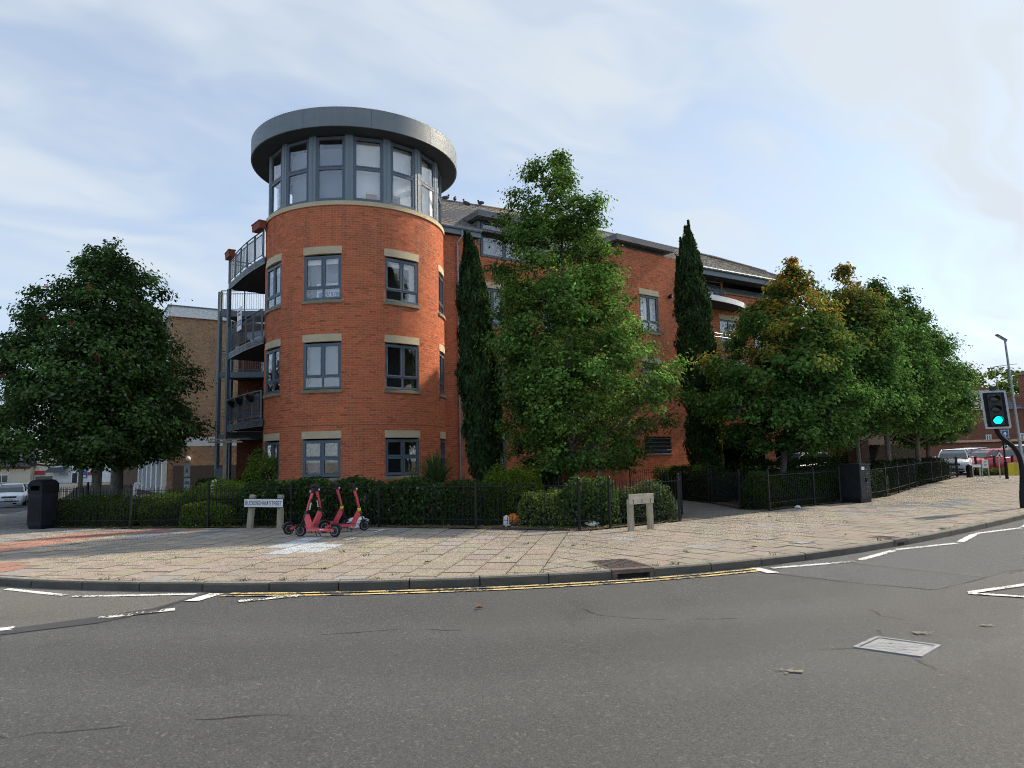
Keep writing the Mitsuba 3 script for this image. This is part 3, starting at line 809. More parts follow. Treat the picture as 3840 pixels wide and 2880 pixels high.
# things standing behind the top glazing, and the sale board in the third floor window
for c, lab, mat, sz, off in ((19.4, 'brown cardboard box standing behind the tower glass under the disc roof', 'cardboard', (0.34, 0.2, 0.30), 0.12), (42.3, 'grey box standing behind the tower glass right of the cardboard box', 'room_grey', (0.26, 0.2, 0.34), -0.2)):
    am = math.radians(c); n = A([math.sin(am), -math.cos(am)]); u = A([math.cos(am), math.sin(am)])
    t = thing('box', lab, 'box')
    q = TC + n * (FR - 0.155) + u * off
    MB().box((*q, 10.10 + sz[2] / 2), (sz[0], 0.10, sz[2]), am).build(t + '__carton', mat)
    MB().box((*(q + n * 0.0505), 10.10 + sz[2] * 0.93), (sz[0] * 0.96, 0.004, sz[2] * 0.10), am).build(t + '__flap', 'white_card' if mat == 'cardboard' else 'cardboard')


def text_on(P, s, x, z, h, d, key, mat, bold=True, wide=1.0, fit=None):
    """Lettering on the plane P(x, z, d), centred on x."""
    tm = meshkit.text_mesh(s, h, 0.003, bold)
    v = A(tm.vertices).copy(); wide = fit / np.ptp(v[:, 0]) if fit else wide; v[:, 0] = (v[:, 0] - (v[:, 0].max() + v[:, 0].min()) / 2) * wide
    V = [P(x + a, z + b, d + c) for a, b, c in v]
    MB().add(V, tm.faces).build(key, mat)


P, key, hw = TP[1, 2]
sb = thing('sale_board', 'white sale board with blue sold panel behind the tower window glass', 'sign')
m = MB(); az8 = math.radians(-7.95)
m.box(P(0.17, 7.10, -0.13), (0.86, 0.012, 0.56), az8).build(sb + '__board', 'sign_white')
m = MB(); m.box(P(0.17, 7.0, -0.121), (0.72, 0.006, 0.17), az8).build(sb + '__blue_panel', 'sign_blue')
text_on(P, 'SOLD', 0.17, 6.945, 0.115, -0.117, sb + '__lettering', 'sign_white', True, 1.1)
text_on(P, 'michael anthony', 0.10, 7.27, 0.055, -0.122, sb + '__heading', 'sign_red')
m = MB()
for a, b in ((0.48, 7.32), (0.55, 7.32), (0.48, 7.25), (0.55, 7.25)):
    m.box(P(a, b, -0.122), (0.045, 0.006, 0.045), az8)
m.build(sb + '__emblem', 'sign_blue')

# ---- street front to the right: recessed wall, curved away in three flat runs
W1 = Wall((-3.2, 25.42), (5.2, 30.86)); W2 = Wall((4.4, 27.85), (7.62, 30.25)); W3 = Wall((7.9, 31.2), (14.75, 35.6))


def on(w, x, y):
    """s where the sight line through plan point (x, y) from the street meets wall w."""
    M = A([[w.u[0], -x], [w.u[1], -y]]); return float(np.linalg.solve(M, -w.o)[0])


def wall_window(w, a, b, z0, z1, vs=(), hs=(), lintel=True, sill=True, casement=(1,), inset=0.085, blind=None):
    key = part(apt, 'window')
    P = frame_grid(w.o - w.n * inset, w.u, w.n, key, a, b, z0 + 0.03, z1 - 0.01, list(vs), list(hs), casement=casement)
    az = math.atan2(w.u[1], w.u[0])
    if lintel:
        MB().box((*(w.o + w.u * (a + b) / 2 - w.n * 0.045), z1 + 0.116), (b - a + 0.04, 0.106, 0.232), az).build(part(apt, 'lintel'), 'stone')
    if sill:
        MB().box((*(w.o + w.u * (a + b) / 2 - w.n * 0.03), z0 - 0.055), (b - a + 0.1, 0.17, 0.10), az).build(part(apt, 'sill'), 'sill_stone')
    if blind:
        panel(P, a, b, z0, z1, -0.25, key + '__blind', blind)
    return P, key


s_w = on(W1, -0.27, 27.37) - 0.95
win1 = [(s_w, s_w + 0.95, 6.79, 8.295), (s_w, s_w + 0.95, 3.93, 5.455), (s_w + 0.05, s_w + 0.95, 0.6, 2.395), (s_w + 2.9, s_w + 4.0, 6.79, 8.295), (s_w + 2.9, s_w + 4.0, 3.93, 5.455)]
s_e = on(W1, 0.045, 1.0)
door1 = (s_e, s_e + 1.6, 0.1, 2.45)
sd0, sd1 = on(W1, -1.13, 24.6), on(W1, 1.35, 25.6)
dorm = (sd0 + 0.12, sd1, 9.50, 10.14)
allo = win1 + [door1, dorm]
m, _ = brickwork(W1, 0, W1.L, -0.15, 10.14, allo, 5); m.build(apt + '__front_wall', 'mortar')
bnd = [(o[0] - 0.02, o[1] + 0.02, o[3], o[3] + 0.232) for o in win1] + [(o[0] - 0.05, o[1] + 0.05, o[2] - 0.105, o[2]) for o in win1]
_, bks = brickwork(W1, 0, W1.L, -0.15, 10.14, allo + bnd, 5)
for i, o in enumerate(win1):
    wall_window(W1, *o, vs=[(o[0] + o[1]) / 2] if i != 2 else [], hs=[o[2] + (o[3] - o[2]) * 0.3], blind='blind_grey' if i < 2 else None)
# panel run with parapet
s_l0, s_l1 = on(W2, 5.34, 28.58), on(W2, 6.28, 29.33)
z_v = (2.02, 2.66)
w2 = [(s_l0, s_l1, 6.75, 8.30), (s_l0, s_l1, 3.9, 5.45)]
s_v0, s_v1 = s_l0 - 0.05, s_l1 + 0.42
vent = (s_v0, s_v1, 1.72, 2.42)
m, _ = brickwork(W2, 0, W2.L, -0.15, 10.12, w2 + [vent], 6); m.build(apt + '__front_wall_001', 'mortar')
bnd = [(o[0] - 0.02, o[1] + 0.02, o[3], o[3] + 0.232) for o in w2] + [(o[0] - 0.05, o[1] + 0.05, o[2] - 0.105, o[2]) for o in w2]
_, b2 = brickwork(W2, 0, W2.L, -0.15, 10.12, w2 + [vent] + bnd, 6); bks += b2
for o in w2:
    wall_window(W2, *o, vs=[(o[0] + o[1]) / 2], hs=[o[2] + (o[3] - o[2]) * 0.27], blind='blind_white')
az2 = math.atan2(W2.u[1], W2.u[0])
vk = apt + '__vent'
MB().box((*(W2.o + W2.u * (s_v0 + s_v1) / 2 - W2.n * 0.1), 2.07), (s_v1 - s_v0, 0.01, 0.70), az2).build(vk + '__void', 'sign_black')
for i in range(4):
    MB().box((*(W2.o + W2.u * (s_v0 + s_v1) / 2 - W2.n * 0.03), 1.83 + 0.16 * i), (s_v1 - s_v0 - 0.02, 0.10, 0.018), az2, tilt=[[1, 0, 0], [0, 0.8, 0.6], [0, -0.6, 0.8]]).build(part(vk, 'louvre'), 'louvre_grey')
MB().box((*(W2.o + W2.u * (s_v0 + s_v1) / 2 - W2.n * 0.01), 1.70), (s_v1 - s_v0 + 0.06, 0.16, 0.04), az2).build(vk + '__sill', 'galv')
# stone coping and the lead canopy above the panel
MB().box((*(W2.o + W2.u * W2.L / 2 - W2.n * 0.08), 10.15), (W2.L + 0.1, 0.30, 0.06), az2).build(apt + '__coping', 'sill_stone')
MB().box((*(W2.o + W2.u * (W2.L / 2 - 0.55) - W2.n * 0.25), 10.43), (W2.L - 0.55, 1.0, 0.24), az2).build(apt + '__lead_canopy', 'lead')
MB().box((*(W2.o + W2.u * (W2.L / 2 - 0.5) - W2.n * 0.6), 10.25), (W2.L - 1.1, 0.8, 0.18), az2).build(apt + '__lead_upstand', 'frame_grey')
Wq = Wall((2.9, 29.5), (4.4, 27.85))
m, b3 = brickwork(Wq, 0, Wq.L, -0.15, 10.12, [], 7); m.build(apt + '__return_wall_001', 'mortar'); bks += b3
# end return of the panel run
Wr = Wall((7.62, 30.25), (6.9, 31.25))
m, b3 = brickwork(Wr, 0, Wr.L, -0.15, 10.12, [], 8); m.build(apt + '__return_wall', 'mortar'); bks += b3
# balcony bay: upper brick, carport openings below
q = lambda x, y: on(W3, x, y)
cp = [(q(8.85, 29.9) , q(11.05, 30.9), -0.15, 2.5), (q(11.55, 31.2), q(14.3, 33.0), -0.15, 2.5)]
top = [(0.3, q(2734 - 1920, 2642), 8.62, 9.66)]
w3 = [(0.35, 1.5, 3.6, 5.4), (0.35, 1.5, 6.2, 7.9), (2.2, 3.5, 6.5, 7.9), (2.2, 3.5, 3.6, 5.2), (4.6, 5.8, 6.5, 7.9)]
par = [(top[0][1], W3.L, 9.15, 9.9)]
m, _ = brickwork(W3, 0, W3.L, -0.15, 9.66, cp + w3 + top + par, 9); m.build(apt + '__bay_wall', 'mortar')
bnd = [(o[0] - 0.02, o[1] + 0.02, o[3], o[3] + 0.232) for o in w3]
_, b3 = brickwork(W3, 0, W3.L, -0.15, 9.66, cp + w3 + bnd + top + par, 9); bks += b3
for o in w3:
    wall_window(W3, *o, vs=[(o[0] + o[1]) / 2], blind='blind_grey')
bricks_into(bks, apt + '__front_brickwork')
az3 = math.atan2(W3.u[1], W3.u[0])
P, key = wall_window(W3, top[0][0], top[0][1], 8.62, 9.66, vs=[top[0][0] + 0.35 * (top[0][1] - top[0][0]), top[0][0] + 0.72 * (top[0][1] - top[0][0])], lintel=False, sill=False, inset=0.5, blind='blind_white')
for i in range(4):
    a = top[0][1] + 0.05 + i * (W3.L - top[0][1]) / 4; b = a + (W3.L - top[0][1]) / 4 - 0.02
    MB().box((*(W3.o + W3.u * (a + b) / 2 - W3.n * 0.75), 9.42), (b - a, 0.05, 0.60), az3).build(part(apt, 'cladding_panel'), 'panel_grey')
MB().box((*(W3.o + W3.u * (top[0][1] + W3.L) / 2 - W3.n * 0.06), 9.17), (W3.L - top[0][1] + 0.1, 0.28, 0.05), az3).build(part(apt, 'coping'), 'sill_stone')
rk = apt + '__balcony_rail'
for i in range(22):
    s = 0.1 + i * (top[0][1] - 0.1) / 21
    MB().box((*(W3.o + W3.u * s + W3.n * 0.12), 8.93), (0.035 if i % 7 == 0 else 0.014, 0.02, 0.56), az3).build(part(rk, 'bar'), 'balcony_steel')
for z in (9.22, 9.12, 8.68):
    MB().box((*(W3.o + W3.u * (top[0][1] / 2 + 0.03) + W3.n * 0.12), z), (top[0][1], 0.03, 0.025), az3).build(part(rk, 'rail'), 'balcony_steel')
# bowed balcony slab under it, with pale edge
arc = [W3.o + W3.u * s + W3.n * d for s, d in zip(np.linspace(-0.3, q(2800 - 1920, 2642), 14), 1.25 * np.sqrt(np.clip(1 - np.linspace(0.0, 1, 14) ** 2, 0, 1)))]
base2 = [W3.o + W3.u * q(2800 - 1920, 2642) - W3.n * 0.01, W3.o + W3.u * (-0.3) - W3.n * 0.01]
MB().prism(Polygon(arc + base2), 8.34, 8.42).build(apt + '__bowed_slab', 'soffit')
V = []; F = []
for i, p in enumerate(arc):
    V += [[*p, 8.36], [*(p + W3.n * 0.04), 8.36], [*(p + W3.n * 0.04), 8.60], [*p, 8.60]]
    if i:
        for j in range(4):
            a, b = 4 * i - 4 + j, 4 * i - 4 + (j + 1) % 4; F += [[a, b + 4, b], [a, a + 4, b + 4]]
MB().add(V, F).build(apt + '__bowed_edge', 'white_card', smooth=30)
arc3 = [W3.o + W3.u * s + W3.n * d for s, d in zip(np.linspace(-0.3, 3.6, 12), 1.25 * np.sqrt(np.clip(1 - np.linspace(0.0, 1, 12) ** 2, 0, 1)))]
MB().prism(Polygon(arc3 + [W3.o + W3.u * 3.6 - W3.n * 0.01, W3.o - W3.u * 0.3 - W3.n * 0.01]), 5.6, 5.85).build(apt + '__bowed_slab_001', 'balcony_steel')
for z in (6.9, 6.75):
    MB().tube([[*p, z] for p in arc3], 0.025, 6).build(part(apt, 'bowed_rail'), 'galv', smooth=30)
for p in arc3[::2]:
    MB().tube([[*p, 5.8], [*p, 6.9]], 0.02, 6).build(part(apt, 'bowed_post'), 'balcony_steel')
# carport interior
cpk = MB()
back = [W3.o + W3.u * s - W3.n * 7 for s in (-1, W3.L + 1)]
cpk.beam([*back[0], 1.3], [*back[1], 1.3], 0.1, 3.2)
cpk.prism(Polygon([W3.o - W3.u * 1 - W3.n * 0.15, W3.o + W3.u * (W3.L + 0.2) - W3.n * 0.15, back[1], back[0]]), 2.52, 2.6)
for s in (-1.0, W3.L + 0.3):
    a = W3.o + W3.u * s - W3.n * 0.2; b = W3.o + W3.u * s - W3.n * 7; cpk.beam([*a, 1.3], [*b, 1.3], 0.1, 3.2)
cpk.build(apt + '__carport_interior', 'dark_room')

# ---- eaves, gutter, roofs
def eaves(w, a, b, z, proud, tag, slope=0.55, depth=4.8, drop=0.26):
    az = math.atan2(w.u[1], w.u[0]); c = w.o + w.u * (a + b) / 2
    MB().box((*(c + w.n * (proud - 0.03)), z), (b - a, 0.05, drop), az).build(part(apt, 'eaves_fascia'), 'fascia_metal' if tag else 'panel_grey')
    MB().box((*(c + w.n * (proud / 2 - 0.04)), z - drop / 2 + 0.02), (b - a, proud, 0.03), az).build(part(apt, 'eaves_soffit'), 'soffit')
    gl = [w.o + w.u * s + w.n * (proud + 0.05) for s in (a, b)]
    MB().tube([[*gl[0], z + drop / 2 - 0.02], [*gl[1], z + drop / 2 - 0.02]], 0.062, 8).build(part(apt, 'gutter'), 'panel_grey', smooth=40)


eaves(W1, 0, sd0 + 0.05, 10.30, 0.22, 0); eaves(W1, sd1 + 0.1, W1.L - 2.0, 10.30, 0.22, 0)
eaves(W3, -0.2, W3.L + 0.45, 9.86, 0.62, 1, drop=0.30)
R = [A([-3.9, 29.45, 13.0]), A([-0.07, 31.39, 13.0]), A([11.96, 39.94, 13.0]), A([16.9, 43.95, 13.0])]
RM, RN = A([6.0, 35.7, 13.0]), A([8.6, 37.55, 13.0])
E0 = [A([*(W1.o + W1.u * s + W1.n * 0.28), 10.43]) for s in (-0.8, W1.L - 1.0)]
E2 = [A([*(W3.o + W3.u * s + W3.n * 0.70), 10.02]) for s in (-0.5, W3.L + 0.5)]
rkey = apt + '__roof'
em = A([*(W1.o + W1.u * 3.6 + W1.n * 0.28), 10.43])
quads = [(E0[0], em, R[1], R[0]), (em, E0[1], RM, R[1]), (A([*(W2.o - W2.n * 0.2 - W2.u * 0.4), 10.16]), A([*(W2.o + W2.u * W2.L - W2.n * 0.1), 10.16]), RN, RM), (E2[0], E2[1], R[3] - A([0.8, 0.6, 0]), RN)]
tile = MB(); trg = np.random.default_rng(4)
for a, b, c, d in quads:
    rows = 16
    for i in range(rows):
        for t0, t1, lift in ((i / rows, (i + 1.12) / rows, 0.022),):
            l0, l1 = a + (d - a) * t0, a + (d - a) * min(t1, 1.02); r0, r1 = b + (c - b) * t0, b + (c - b) * min(t1, 1.02)
            nt = max(6, int(np.linalg.norm(r0 - l0) / 0.30))
            for k in range(nt):
                f0, f1 = (k + 0.5 * (i % 2)) / nt, (k + 0.94 + 0.5 * (i % 2)) / nt
                f1 = min(f1, 1.0)
                if f0 >= 1:
                    continue
                up = A([0, 0, lift + trg.normal(0, 0.004)])
                tile.add([l0 + (r0 - l0) * f0 + up, l0 + (r0 - l0) * f1 + up, l1 + (r1 - l1) * f1, l1 + (r1 - l1) * f0, l0 + (r0 - l0) * f0, l0 + (r0 - l0) * f1], [[0, 1, 2], [0, 2, 3], [4, 5, 1], [4, 1, 0]])
tile.build(rkey + '__tiles', 'roof_tile'); stuff(rkey + '__tiles')
base = MB()
for qd in quads:
    base.add([p - A([0, 0, 0.03]) for p in qd], [[0, 1, 2], [0, 2, 3]])
bk0 = [A([-9.5, 34.0, 9.8]), A([-4, 38.0, 9.8]), A([3, 43.5, 9.8]), A([13, 50, 9.8])]
rr = [R[0], R[1], R[2], R[3] - A([0.8, 0.6, 0])]
for i in range(3):
    base.add([rr[i], rr[i + 1], bk0[i + 1], bk0[i]], [[0, 1, 2], [0, 2, 3]])
base.add([E2[1], R[3] - A([0.8, 0.6, 0]), bk0[3]], [[0, 1, 2]])
base.build(rkey + '__underlay', 'slate_dark')
for i in range(3):
    MB().tube([rr[i], rr[i + 1]], 0.07, 6).build(part(rkey, 'ridge'), 'roof_tile')
fl = A([10.9, 36.42]); fz = 11.75
MB().tube([[10.75, 37.6, 12.0], [10.75, 37.6, 13.3]], 0.07, 8).tube([[10.75, 37.6, 13.3], [10.75, 37.6, 13.46]], 0.10, 8).build(rkey + '__flue', 'iron_black', smooth=40)
MB().tube([[3.6, 33.8, 12.8], [3.6, 33.8, 13.5]], 0.06, 8).build(part(rkey, 'flue'), 'iron_black', smooth=40)
# back of the block, so that it is a closed volume
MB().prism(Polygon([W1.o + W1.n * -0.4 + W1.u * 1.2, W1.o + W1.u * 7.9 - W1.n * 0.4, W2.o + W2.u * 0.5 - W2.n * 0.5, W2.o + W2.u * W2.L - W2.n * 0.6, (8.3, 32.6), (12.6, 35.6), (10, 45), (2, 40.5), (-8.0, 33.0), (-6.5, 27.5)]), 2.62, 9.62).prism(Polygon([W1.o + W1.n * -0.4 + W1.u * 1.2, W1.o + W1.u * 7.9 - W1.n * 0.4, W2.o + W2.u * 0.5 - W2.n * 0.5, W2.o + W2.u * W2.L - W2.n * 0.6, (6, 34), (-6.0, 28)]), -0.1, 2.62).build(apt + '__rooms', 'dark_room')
# dormer in the eaves beside the tower
ad = math.atan2(W1.u[1], W1.u[0])
dc = W1.o + W1.u * (sd0 + sd1) / 2
key = part(apt, 'window')
P = frame_grid(W1.o - W1.n * 0.02, W1.u, W1.n, key, sd0 + 0.16, sd1 - 0.05, 9.52, 10.94, [sd0 + 0.16 + (sd1 - sd0) * 0.33, sd0 + 0.16 + (sd1 - sd0) * 0.66], [], casement=(0,))
panel(P, sd0, sd1, 9.5, 10.95, -0.2, key + '__blind', 'blind_grey')
dk = apt + '__dormer'
MB().box((*(dc + W1.n * (-0.9)), 11.11), (sd1 - sd0 + 0.35, 2.6, 0.24), ad).build(dk + '__lead_roof', 'lead')
MB().box((*(dc - W1.n * 0.9), 10.965), (sd1 - sd0 + 0.2, 2.3, 0.10), ad).build(dk + '__head', 'soffit')
for s in (sd0 + 0.06, sd1 + 0.03):
    MB().box((*(W1.o + W1.u * s - W1.n * 0.95), 10.45), (0.12, 1.95, 0.95), ad).build(part(dk, 'cheek'), 'lead')
# rainwater pipe on the recessed wall
sp = on(W1, -1.8, 23.55)
pp = W1.o + W1.u * sp + W1.n * 0.07; pq = W1.o + W1.u * (sp + 0.12) + W1.n * 0.24
MB().tube([[*pq, 10.35], [*pq, 10.1], [*(pp), 9.87], [*pp, 9.7], [*pp, 0.15]], 0.036, 8).build(apt + '__downpipe', 'galv', smooth=45)
for z in (8.2, 6.4, 4.6, 2.8, 1.2):
    MB().tube([[*pp, z - 0.025], [*pp, z + 0.025]], 0.045, 8).build(part(apt, 'pipe_bracket'), 'panel_grey', smooth=40)
# entrance under its canopy
ek = apt + '__entrance'
ec = W1.o + W1.u * (s_e + 0.8)
frame_grid(W1.o - W1.n * 0.3, W1.u, W1.n, part(apt, 'entrance_door'), s_e + 0.02, s_e + 1.58, 0.12, 2.44, [s_e + 0.8], [])
MB().box((*(ec + W1.n * 0.55), 3.15), (2.2, 1.3, 0.30), ad).build(apt + '__entrance_canopy', 'frame_grey')
MB().tube([[*(ec + W1.u * 1.0 + W1.n * 1.1), 0.1], [*(ec + W1.u * 1.0 + W1.n * 1.1), 3.0]], 0.05, 8).build(apt + '__canopy_post', 'panel_grey', smooth=40)
# wall cameras and floodlights
for w, s, z, lab in ((W1, sp + 0.22, 2.72, 'small black dome camera on the wall beside the rainwater pipe'), (W2, s_l1 + 0.62, 8.35, 'black floodlight high on the brick wall right of the upper window'), (W2, s_l1 + 0.72, 5.05, 'black floodlight lower on the brick wall, under the other one')):
    t = thing('wall_light' if 'flood' in lab else 'wall_camera', lab, 'light' if 'flood' in lab else 'camera')
    c = w.o + w.u * s
    MB().beam([*c, z], [*(c + w.n * 0.12), z + 0.02], 0.04, 0.04).build(t + '__bracket', 'iron_black')
    m = MB().lathe([(0.0, -0.13), (0.075, -0.12), (0.085, 0.02), (0.06, 0.08), (0, 0.09)], (0, 0, 0), 14, M=rot(0.3) @ A([[1, 0, 0], [0, 0.2, -0.98], [0, 0.98, 0.2]]))
    m.xf(np.eye(3), (*(c + w.n * 0.16), z + 0.03)).build(t + '__housing', 'iron_black', smooth=40)
    m = MB().lathe([(0.0, 0.0), (0.05, 0.0)], (0, 0, 0), 12, M=A([[1, 0, 0], [0, 0.2, -0.98], [0, 0.98, 0.2]]))
    MB().box((*(c + w.n * 0.25 - w.u * 0.01), z + 0.0), (0.07, 0.012, 0.05), math.atan2(w.u[1], w.u[0])).build(t + '__lens', 'lamp_glass')

# ---- curved steel balconies on the left of the tower
BC = A([(-8.36, 23.5), (-9.05, 24.32), (-9.8, 25.3), (-10.5, 26.32), (-11.05, 27.1)])
tb, _ = splprep(BC.T, s=0, k=3)
BCF = np.stack(splev(np.linspace(0, 1, 25), tb), 1)
Lb = np.r_[0, np.cumsum(np.linalg.norm(np.diff(BCF, axis=0), axis=1))]
bpt = lambda t: A([np.interp(t * Lb[-1], Lb, BCF[:, 0]), np.interp(t * Lb[-1], Lb, BCF[:, 1])])
bslab = Polygon([*map(tuple, BCF), (-9.2, 28.6), (-7.2, 26.4), (-7.6, 24.6)])
bn = lambda t: (lambda d: A([-d[1], d[0]]) / np.linalg.norm(d))(bpt(min(1, t + 0.01)) - bpt(max(0, t - 0.01)))


def railing(key, pts, z, h=0.95, step=0.105, posts=5, mat='balcony_steel'):
    """pts: function t in 0..1 -> plan point."""
    L = sum(np.linalg.norm(pts(i / 20) - pts((i + 1) / 20)) for i in range(20))
    for zz, r in ((h, 0.024), (h - 0.14, 0.016), (0.09, 0.016)):
        MB().tube([[*pts(t), z + zz] for t in np.linspace(0.01, 0.99, 13)], r, 6).build(part(key, 'rail'), mat, smooth=40)
    n = int(L / step)
    base = None
    for i in range(n + 1):
        t = 0.01 + 0.98 * i / n
        p = pts(t)
        if i % max(1, n // (posts - 1)) == 0:
            MB().box((*p, z + h / 2), (0.05, 0.05, h)).build(part(key, 'post'), mat)
        else:
            k = part(key, 'bar')
            if base is None:
                base = mikit.ply(MB().box((0, 0, h / 2), (0.014, 0.014, h - 0.16)).arrays()[:2], mat)
            copy_of(k, base, T().translate([float(p[0]), float(p[1]), float(z)]))


for lv, z in enumerate((3.16, 5.95, 8.72)):
    bk_ = part(apt, 'balcony')
    V, F = [], []
    for i, p in enumerate(BCF):
        t = i / 24; nn = -bn(t)
        V += [[*(p), z - 0.25], [*(p - bn(t) * 0.02), z - 0.25], [*(p - bn(t) * 0.02), z], [*p, z]]
        if i:
            for j in range(4):
                a, b = 4 * i - 4 + j, 4 * i - 4 + (j + 1) % 4; F += [[a, b, b + 4], [a, b + 4, a + 4]]
    MB().add(V, F).build(bk_ + '__edge_beam', 'fascia_metal', smooth=30)
    MB().prism(bslab, z - 0.22, z - 0.03).build(bk_ + '__slab', 'soffit')
    railing(bk_, lambda t: bpt(0.02 + 0.96 * t) + bn(t) * 0.0, z, posts=6)
    if lv == 2:
        railing(bk_, lambda t: A([-11.05, 27.1]) * (1 - t) + A([-9.5, 28.4]) * t, z, posts=3)
for zl in (3.0, 5.8, 8.60):
    bk_ = part(apt, 'rear_balcony')
    MB().beam([-13.25, 31.5, zl - 0.12], [-8.4, 31.9, zl - 0.12], 0.12, 0.26).build(bk_ + '__edge_beam', 'balcony_steel')
    MB().prism(Polygon([(-13.2, 31.55), (-8.4, 31.95), (-8.6, 33.2), (-13.0, 33.2)]), zl - 0.2, zl - 0.05).build(bk_ + '__slab', 'soffit')
    railing(bk_, lambda t: A([-13.2, 31.5]) * (1 - t) + A([-9.0, 31.85]) * t, zl, posts=5)
for x, y, z0, z1, w in ((-11.0, 27.06, 0.1, 8.5, 0.12), (-13.2, 31.5, 0.1, 9.5, 0.15), (-8.5, 24.3, 0.1, 8.5, 0.1), (-13.2, 32.9, 0.1, 8.4, 0.12)):
    MB().box((x, y, (z0 + z1) / 2), (w, w, z1 - z0), -0.6).build(part(apt, 'balcony_post'), 'balcony_steel')
MB().box((-13.0, 31.45, 0.75), (0.42, 0.3, 1.5), 0.1).build(part(apt, 'balcony_pier'), 'balcony_steel')
for x in (-10.6, -8.7):
    MB().beam([x, 28.4 - (x + 10.6) * 1.2, 2.78], [x - 0.1, 31.6, 2.78], 0.1, 0.2).build(part(apt, 'balcony_beam'), 'balcony_steel')
MB().beam([-11.0, 27.1, 2.78], [-7.8, 27.4, 2.78], 0.1, 0.22).build(part(apt, 'balcony_beam'), 'balcony_steel')
# rear wing behind the balconies
wing = Wall((-13.0, 33.2), (-7.6, 33.6))
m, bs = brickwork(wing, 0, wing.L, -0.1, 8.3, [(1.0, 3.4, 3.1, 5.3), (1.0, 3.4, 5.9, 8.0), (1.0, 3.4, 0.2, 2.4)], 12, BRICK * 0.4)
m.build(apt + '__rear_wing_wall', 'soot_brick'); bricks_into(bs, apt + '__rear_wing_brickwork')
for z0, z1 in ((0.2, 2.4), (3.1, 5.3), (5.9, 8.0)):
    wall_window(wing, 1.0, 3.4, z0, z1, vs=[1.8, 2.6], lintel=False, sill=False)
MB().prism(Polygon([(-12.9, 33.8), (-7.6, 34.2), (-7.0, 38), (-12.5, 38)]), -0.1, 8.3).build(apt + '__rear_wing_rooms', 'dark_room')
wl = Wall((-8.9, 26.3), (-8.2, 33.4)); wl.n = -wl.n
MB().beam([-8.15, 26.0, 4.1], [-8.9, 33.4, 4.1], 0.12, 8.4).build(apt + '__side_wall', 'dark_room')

# things on the balconies
for x, y, z, lab, az in ((-8.62, 23.62, 9.72, 'terracotta plant trough hung on the top balcony rail against the tower', 2.27), (-10.86, 26.72, 9.68, 'terracotta plant trough at the outer corner of the top balcony rail', 2.15)):
    t = thing('plant_trough', lab, 'planter')
    M = rot(math.pi / 2 + az + math.pi)
    m = MB()
    m.add((A([[-.34, -.11, 0], [.34, -.11, 0], [.34, .11, 0], [-.34, .11, 0], [-.36, -.12, .24], [.36, -.12, .24], [.36, .12, .24], [-.36, .12, .24]])) @ rot(az).T + A([x, y, z - 0.05]), BF)
    m.build(t + '__trough', 'terracotta')
    MB().box((x, y, z + 0.20), (0.76, 0.28, 0.035), az).build(t + '__rim', 'terracotta')
bp = bpt(0.55)
sb2 = thing('sale_board', 'white and blue sale board tied to the middle balcony railing', 'sign')
d2 = bpt(0.62) - bpt(0.48); d2 /= np.linalg.norm(d2); d2 = -d2
n2 = A([d2[1], -d2[0]])
PB = lambda x, z, d=0.0: [*(bp + n2 * (0.05 + d) + d2 * x), z]
az = math.atan2(d2[1], d2[0])
MB().box(PB(0, 6.95), (0.62, 0.012, 0.86), az).build(sb2 + '__board', 'sign_white')
MB().box(PB(0, 6.80, 0.009), (0.52, 0.006, 0.20), az).build(sb2 + '__blue_panel', 'sign_blue')
text_on(PB, 'SOLD', 0, 6.745, 0.11, 0.013, sb2 + '__lettering', 'sign_white')
text_on(PB, 'michael', -0.06, 7.20, 0.075, 0.008, sb2 + '__heading', 'sign_red')
text_on(PB, 'anthony', -0.02, 7.08, 0.075, 0.008, sb2 + '__heading_001', 'sign_red')
for i in range(3):
    t = thing('hanging_basket', f'black half-round basket hung on the lowest balcony rail, {("nearest to the tower", "middle of three", "farthest from the tower")[i]}', 'basket')
    p = bpt(0.22 + 0.27 * i); nn = -bn(0.2 + 0.27 * i)
    m = MB().lathe([(0.02, -0.2), (0.14, -0.14), (0.24, 0.0), (0.25, 0.06), (0.22, 0.06), (0.2, 0.0), (0.01, -0.03)], (*(p - bn(0.3) * -0.0 + bn(0.3) * -0.02), 3.95), 14)
    m.build(t + '__bowl', 'black_plastic', smooth=40)
    tw = MB()
    for k in range(9):
        a = k * 0.7; q = p + 0.1 * A([math.cos(a), math.sin(a)])
        tw.tube([[*q, 3.95], [*(q + 0.07 * A([math.cos(a), math.sin(a)])), 4.1 + 0.06 * (k % 3)]], 0.008, 4)
    tw.build(t + '__stems', 'bark')
par_ = thing('parasol', 'grey parasol folded to one side on the rear upper balcony', 'parasol')
MB().lathe([(0.02, 0.9), (0.75, 0.05), (0.78, 0.0), (0.7, 0.03), (0.02, 0.8)], (-11.6, 31.0 + 1.0, 8.9 - 1.75), 10, M=A([[0.75, 0.1, 0.65], [0, 1, -0.1], [-0.65, 0, 0.75]])).build(par_ + '__canopy', 'galv')
MB().tube([[-11.4, 32.2, 5.9], [-11.2, 32.1, 7.9]], 0.025, 6).build(par_ + '__pole', 'iron_black')
